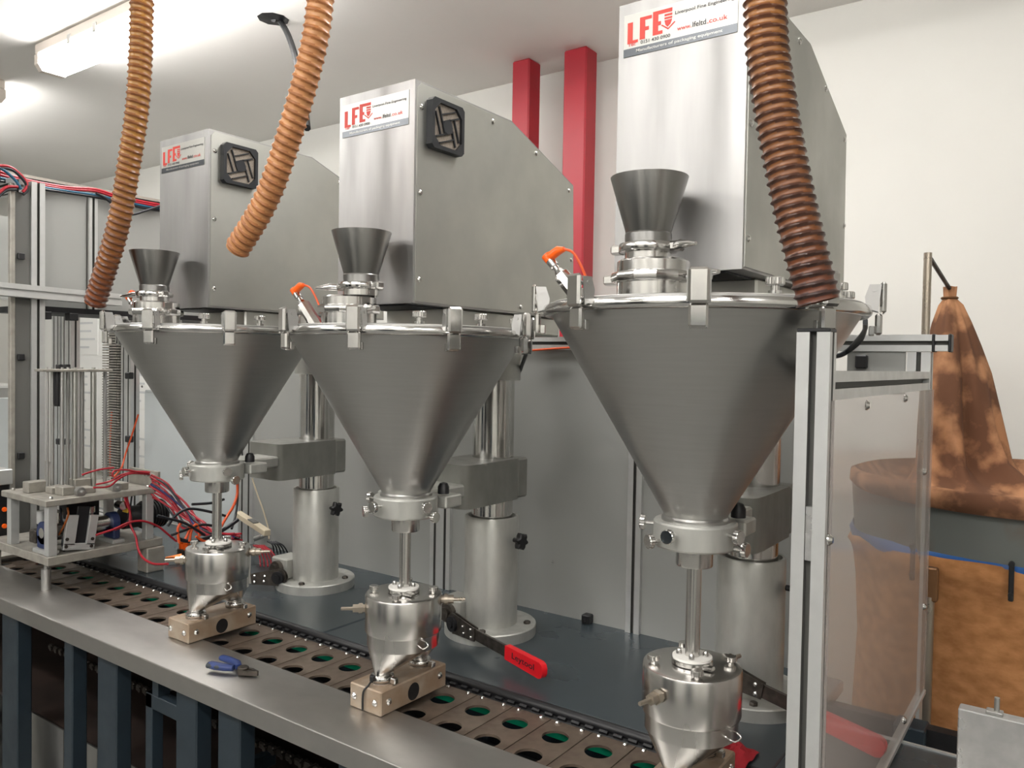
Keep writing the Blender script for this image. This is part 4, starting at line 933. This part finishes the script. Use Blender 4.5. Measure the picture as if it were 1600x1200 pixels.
# the two long red leads drooping in front
cable([px(u, v, x=-2.44) for u, v in ((150, 836), (180, 826), (200, 817), (222, 814), (246, 822), (264, 836), (276, 846))], .0036, 'wire_red', 'red lead arching past the front right pillar', 'long red leads')
cable([px(196, 770, x=-2.47), px(203, 800, x=-2.46), px(203, 818, x=-2.45), px(212, 838, x=-2.43), px(216, 858, x=-2.40), px(224, 872, x=-2.35), px(240, 881, x=-2.25), px(262, 881, x=-2.1)], .0036, 'wire_red', 'red lead hanging down to the fittings beside the left vessel', 'long red leads')
cable([px(u, v, x=-2.47) for u, v in ((207, 768), (204, 790), (201, 812), (186, 824), (165, 832))], .003, 'wire_black', 'black lead hanging inside the plate frame', 'inner leads')
cable([px(u, v, x=-2.46) for u, v in ((192, 772), (200, 792), (204, 815), (180, 828))], .003, 'wire_red', 'red lead hanging inside the plate frame', 'inner leads')
# orange and black cables coming down behind the left vessel
cable([px(370, 745, y=1.6), px(371, 770, y=1.6), px(365, 790, y=1.58), px(354, 808, y=1.55), px(346, 822, y=1.5)], .0045, 'wire_orange', 'orange cable hanging behind the left auger tube', 'cables behind the left tube')
cable([px(372, 745, y=1.62), px(371, 780, y=1.62), px(368, 805, y=1.6), px(362, 826, y=1.55)], .004, 'wire_black', 'black cable hanging beside the orange one', 'cables behind the left tube')
cable([px(394, 747, y=1.7), px(402, 772, y=1.7), px(412, 800, y=1.7), px(419, 826, y=1.7), px(420, 842, y=1.68)], .0026, 'wire_cream', 'thin cream cable hanging right of the left auger tube', 'cables behind the left tube')
cable([px(216, 648, y=1.8), px(206, 680, y=1.8), px(196, 710, y=1.8), px(190, 730, y=1.75), px(178, 745, y=1.7)], .0035, 'wire_orange', 'thin orange wire bowing beside the wiring duct', None)
for i in range(6):
    u0 = 396+i*3.2; red = i < 5
    cable([px(u0, 852, z=.955), px(u0+6+i*1.5, 858+i, z=.945), px(u0+10+i*2.4, 872+i*1.2, z=.915), px(u0+11+i*2.6, 884+i*.5, z=.904)], .0026, 'wire_red', 'cut red wire end splayed over the deck, %s from the left' % ORD[i], 'splayed red wire ends')
for i in range(5):
    u0 = 418+i*3
    cable([px(u0, 846, z=.965), px(u0+8+i, 852, z=.955), px(u0+10+i*2.4, 864, z=.925), px(u0+10+i*3, 876, z=.904)], .0026, 'wire_black', 'cut black wire end splayed over the deck, %s from the left' % ORD[i], 'splayed black wire ends')
for i, pts in enumerate(([(278, 842), (300, 846), (330, 838), (352, 826), (372, 812)], [(262, 822), (275, 805), (296, 795), (330, 800), (352, 806)], [(268, 836), (290, 828), (316, 820), (345, 824)], [(246, 806), (262, 810), (290, 818), (320, 836)], [(300, 788), (330, 786), (350, 780)])):
    cable([px(u, v, x=-2.20+i*.01) for u, v in pts], .0042 if i else .006, 'wire_black', ['thick black cable running up to the left auger tube', 'black cable arching high behind the left vessel', 'black cable lying lowest behind the left vessel', 'black cable coming from the motor towards the left vessel', 'short black cable end against the light enclosure'][i], 'black tangled cables')
for i, pts in enumerate(([(280, 848), (278, 826), (286, 816), (296, 824), (290, 842)], [(296, 846), (300, 826), (308, 820), (312, 838)], [(306, 838), (320, 846), (332, 844)])):
    cable([px(u, v, x=-2.18) for u, v in pts], .004, 'wire_orange', ['tall orange cable loop left of the left vessel', 'narrow orange cable loop just behind the left vessel', 'short orange cable end flat on the deck'][i], 'orange loops')
# terminal box, fittings and connector strip on the deck
q = px(275, 880, z=.9)
t = thing('air_manifold', q, 'brown brass air manifold with orange push fittings on the deck', 'manifold')
m = mb(); m.box(q.x-.03, q.x+.05, q.y+.02, q.y+.075, .9, .942, .003); m.build('body', 'tool_steel', t)
for dx in (-.015, .012, .036):
    m = mb(); m.path([(q.x+dx, q.y+.03, .942), (q.x+dx, q.y+.03, .962)], [.009, .009], 12); m.path([(q.x+dx, q.y+.03, .962), (q.x+dx+.012, q.y+.025, .972)], [.008, .006], 10); m.build('push_fitting', 'orange_plug' if dx != .036 else 'copper', t)
m = mb(); m.path([(q.x, q.y+.022, .918), (q.x-.012, q.y-.0, .916), (q.x-.03, q.y-.02, .914)], [.012, .010, .007], 8); m.build('union', 'copper', t)
a, b = px(372, 802, y=1.7), px(418, 832, y=1.66)
t = thing('connector_strip', a, 'cream plastic connector strip leaning among the cables', 'connector'); dd = (b-a)
T = Matrix.Translation(a) @ dd.to_track_quat('X', 'Z').to_matrix().to_4x4()
m = mb(); m.box(0, dd.length, -.012, .012, -.012, .008, .002, T); m.build('strip', 'wire_cream', t)
m = mb(); m.box(dd.length*.45, dd.length*.65, -.013, .006, .008, .011, 0, T); m.build('window', 'slot_dark', t)
p = px(398, 842, z=.93)
t = thing('sensor_plug', p, 'steel threaded sensor plug right of the left vessel', 'sensor')
m = mb(); m.path([p, p+Vector((.03, .01, .012)), p+Vector((.031, .01, .012)), p+Vector((.05, .018, .02))], [.009, .009, .006, .006], 12); m.build('barrel', 'steel_dull', t)
# cable bundle on the rear rail at the right
for i in range(3):
    cable([px(1352, 500+i*2, y=1.55), px(1351, 516, y=1.68), px(1345-i*3, 532, y=1.80), px(1330-i*2, 546, y=1.86), px(1312, 556-i, y=1.868), px(1290, 558, y=1.87)], .0045, 'wire_black', 'black cable curving from the right-hand hopper to the rear rail, '+('upper', 'middle', 'lower')[i], 'black cables at the rear rail')
cable([px(826, 548, y=1.85), px(850, 546, y=1.86), px(895, 543, y=1.86)], .003, 'wire_orange', 'orange cable running along the rear top rail', None)
cable([px(826, 530, y=1.5), px(822, 552, y=1.6), px(812, 580, y=1.7)], .005, 'wire_black', 'black cable hanging behind the middle hopper rim', None)

# ------------------------------------------------------------------ far-left background
nb = thing('notice_board', (-5.9, 3.02, 1.3), 'white board with faint pinned sheets of paper on the far wall', 'notice board')
m = mb(); m.box(-6.75, -5.05, 3.005, 3.0295, .75, 1.98, .003); m.build('board', 'paper', nb)
random.seed(5)
for i in range(4):
    for j in range(3):
        x = -6.6+i*.38+rn(.02); z = .85+j*.37+rn(.02)
        m = mb(); m.box(x, x+.29, 3.001, 3.005, z, z+.31); sh = m.build('sheet', 'paper', nb)
        m = mb()
        for k in range(4): m.box(x+.03, x+.03+random.uniform(.1, .23), 3.0, 3.001, z+.05+k*.06, z+.065+k*.06)
        m.build('printing', 'paper_grey', sh)
t = thing('grey_cabinet', (-4.6, 1.5, 0), 'grey machine cabinet at the far left edge behind the tower', 'cabinet')
m = mb(); m.box(-5.12, -4.43, 1.3, 1.95, 0, 1.44, .01); m.build('body', 'panel_grey', t)
m = mb(); m.box(-4.434, -4.42, 1.35, 1.9, .95, 1.38, .004); m.build('door', 'panel_light', t)
m = mb(); m.box(-4.42, -4.416, 1.58, 1.66, 1.2, 1.3); m.build('display', 'slot_dark', t)
t = thing('relay_stack', px(8, 800, x=-2.9), 'black relay block with orange contacts at the left edge', 'relay block')
a = px(-30, 757, x=-2.88); b = px(17, 840, x=-2.88)
m = mb(); m.box(-2.95, -2.88, a.y, b.y, b.z, a.z, .006); m.build('body', 'black_plastic', t)
for v in (772, 796, 822):
    p = px(7, v, x=-2.878); m = mb(); m.path([(-2.88, p.y, p.z), (-2.874, p.y, p.z)], [.008, .007], 12); m.build('contact', 'orange_plug', t)
a = px(-40, 738, x=-2.87); b = px(19, 756, x=-2.87)
m = mb(); m.box(-2.97, -2.865, a.y, b.y, b.z, a.z, .002); m.build('mounting_rail', 'alu_profile', t)
m = mb(); m.box(-2.95, -2.90, b.y-.05, b.y-.02, .9, b.z, .002); m.build('stand', 'alu_dirty', t)
t = thing('slide_rail', (-2.9, 1.3, .9), 'aluminium slide rail running left behind the plate frame', 'rail')
m = mb(); profile(m, 'x', 1.50, 1.00, -4.2, -2.83, .05, .05); m.build('beam', 'alu_profile', t)
for x in (-4.1, -2.95): mb().box(x, x+.06, 1.47, 1.53, .9, .976, .002).build('foot', 'alu_dirty', t)

# ------------------------------------------------------------------ dark cupboards added out of view to vary reflections in the steel
for i, (x, mt, lb) in enumerate(((-3.4, 'frame_paint', 'dark blue steel cupboard added for reflections behind the photographer, far left'), (-1.9, 'dark_steel', 'dark grey steel cupboard added for reflections behind the photographer'), (.7, 'frame_paint', 'dark blue steel cupboard added for reflections behind the photographer, right'))):
    t = thing('added_reflection_cupboard', (x, -2.7, 0), lb, 'cupboard', 'cupboards added for reflections behind the photographer')
    mb().box(x-.5, x+.5, -2.98, -2.45, 0, 1.9, .01).build('body', mt, t)
    for k in (-1, 1): mb().box(x+k*.25-.24, x+k*.25+.24, -2.45, -2.43, .08, 1.84, .005).build('door', mt, t)
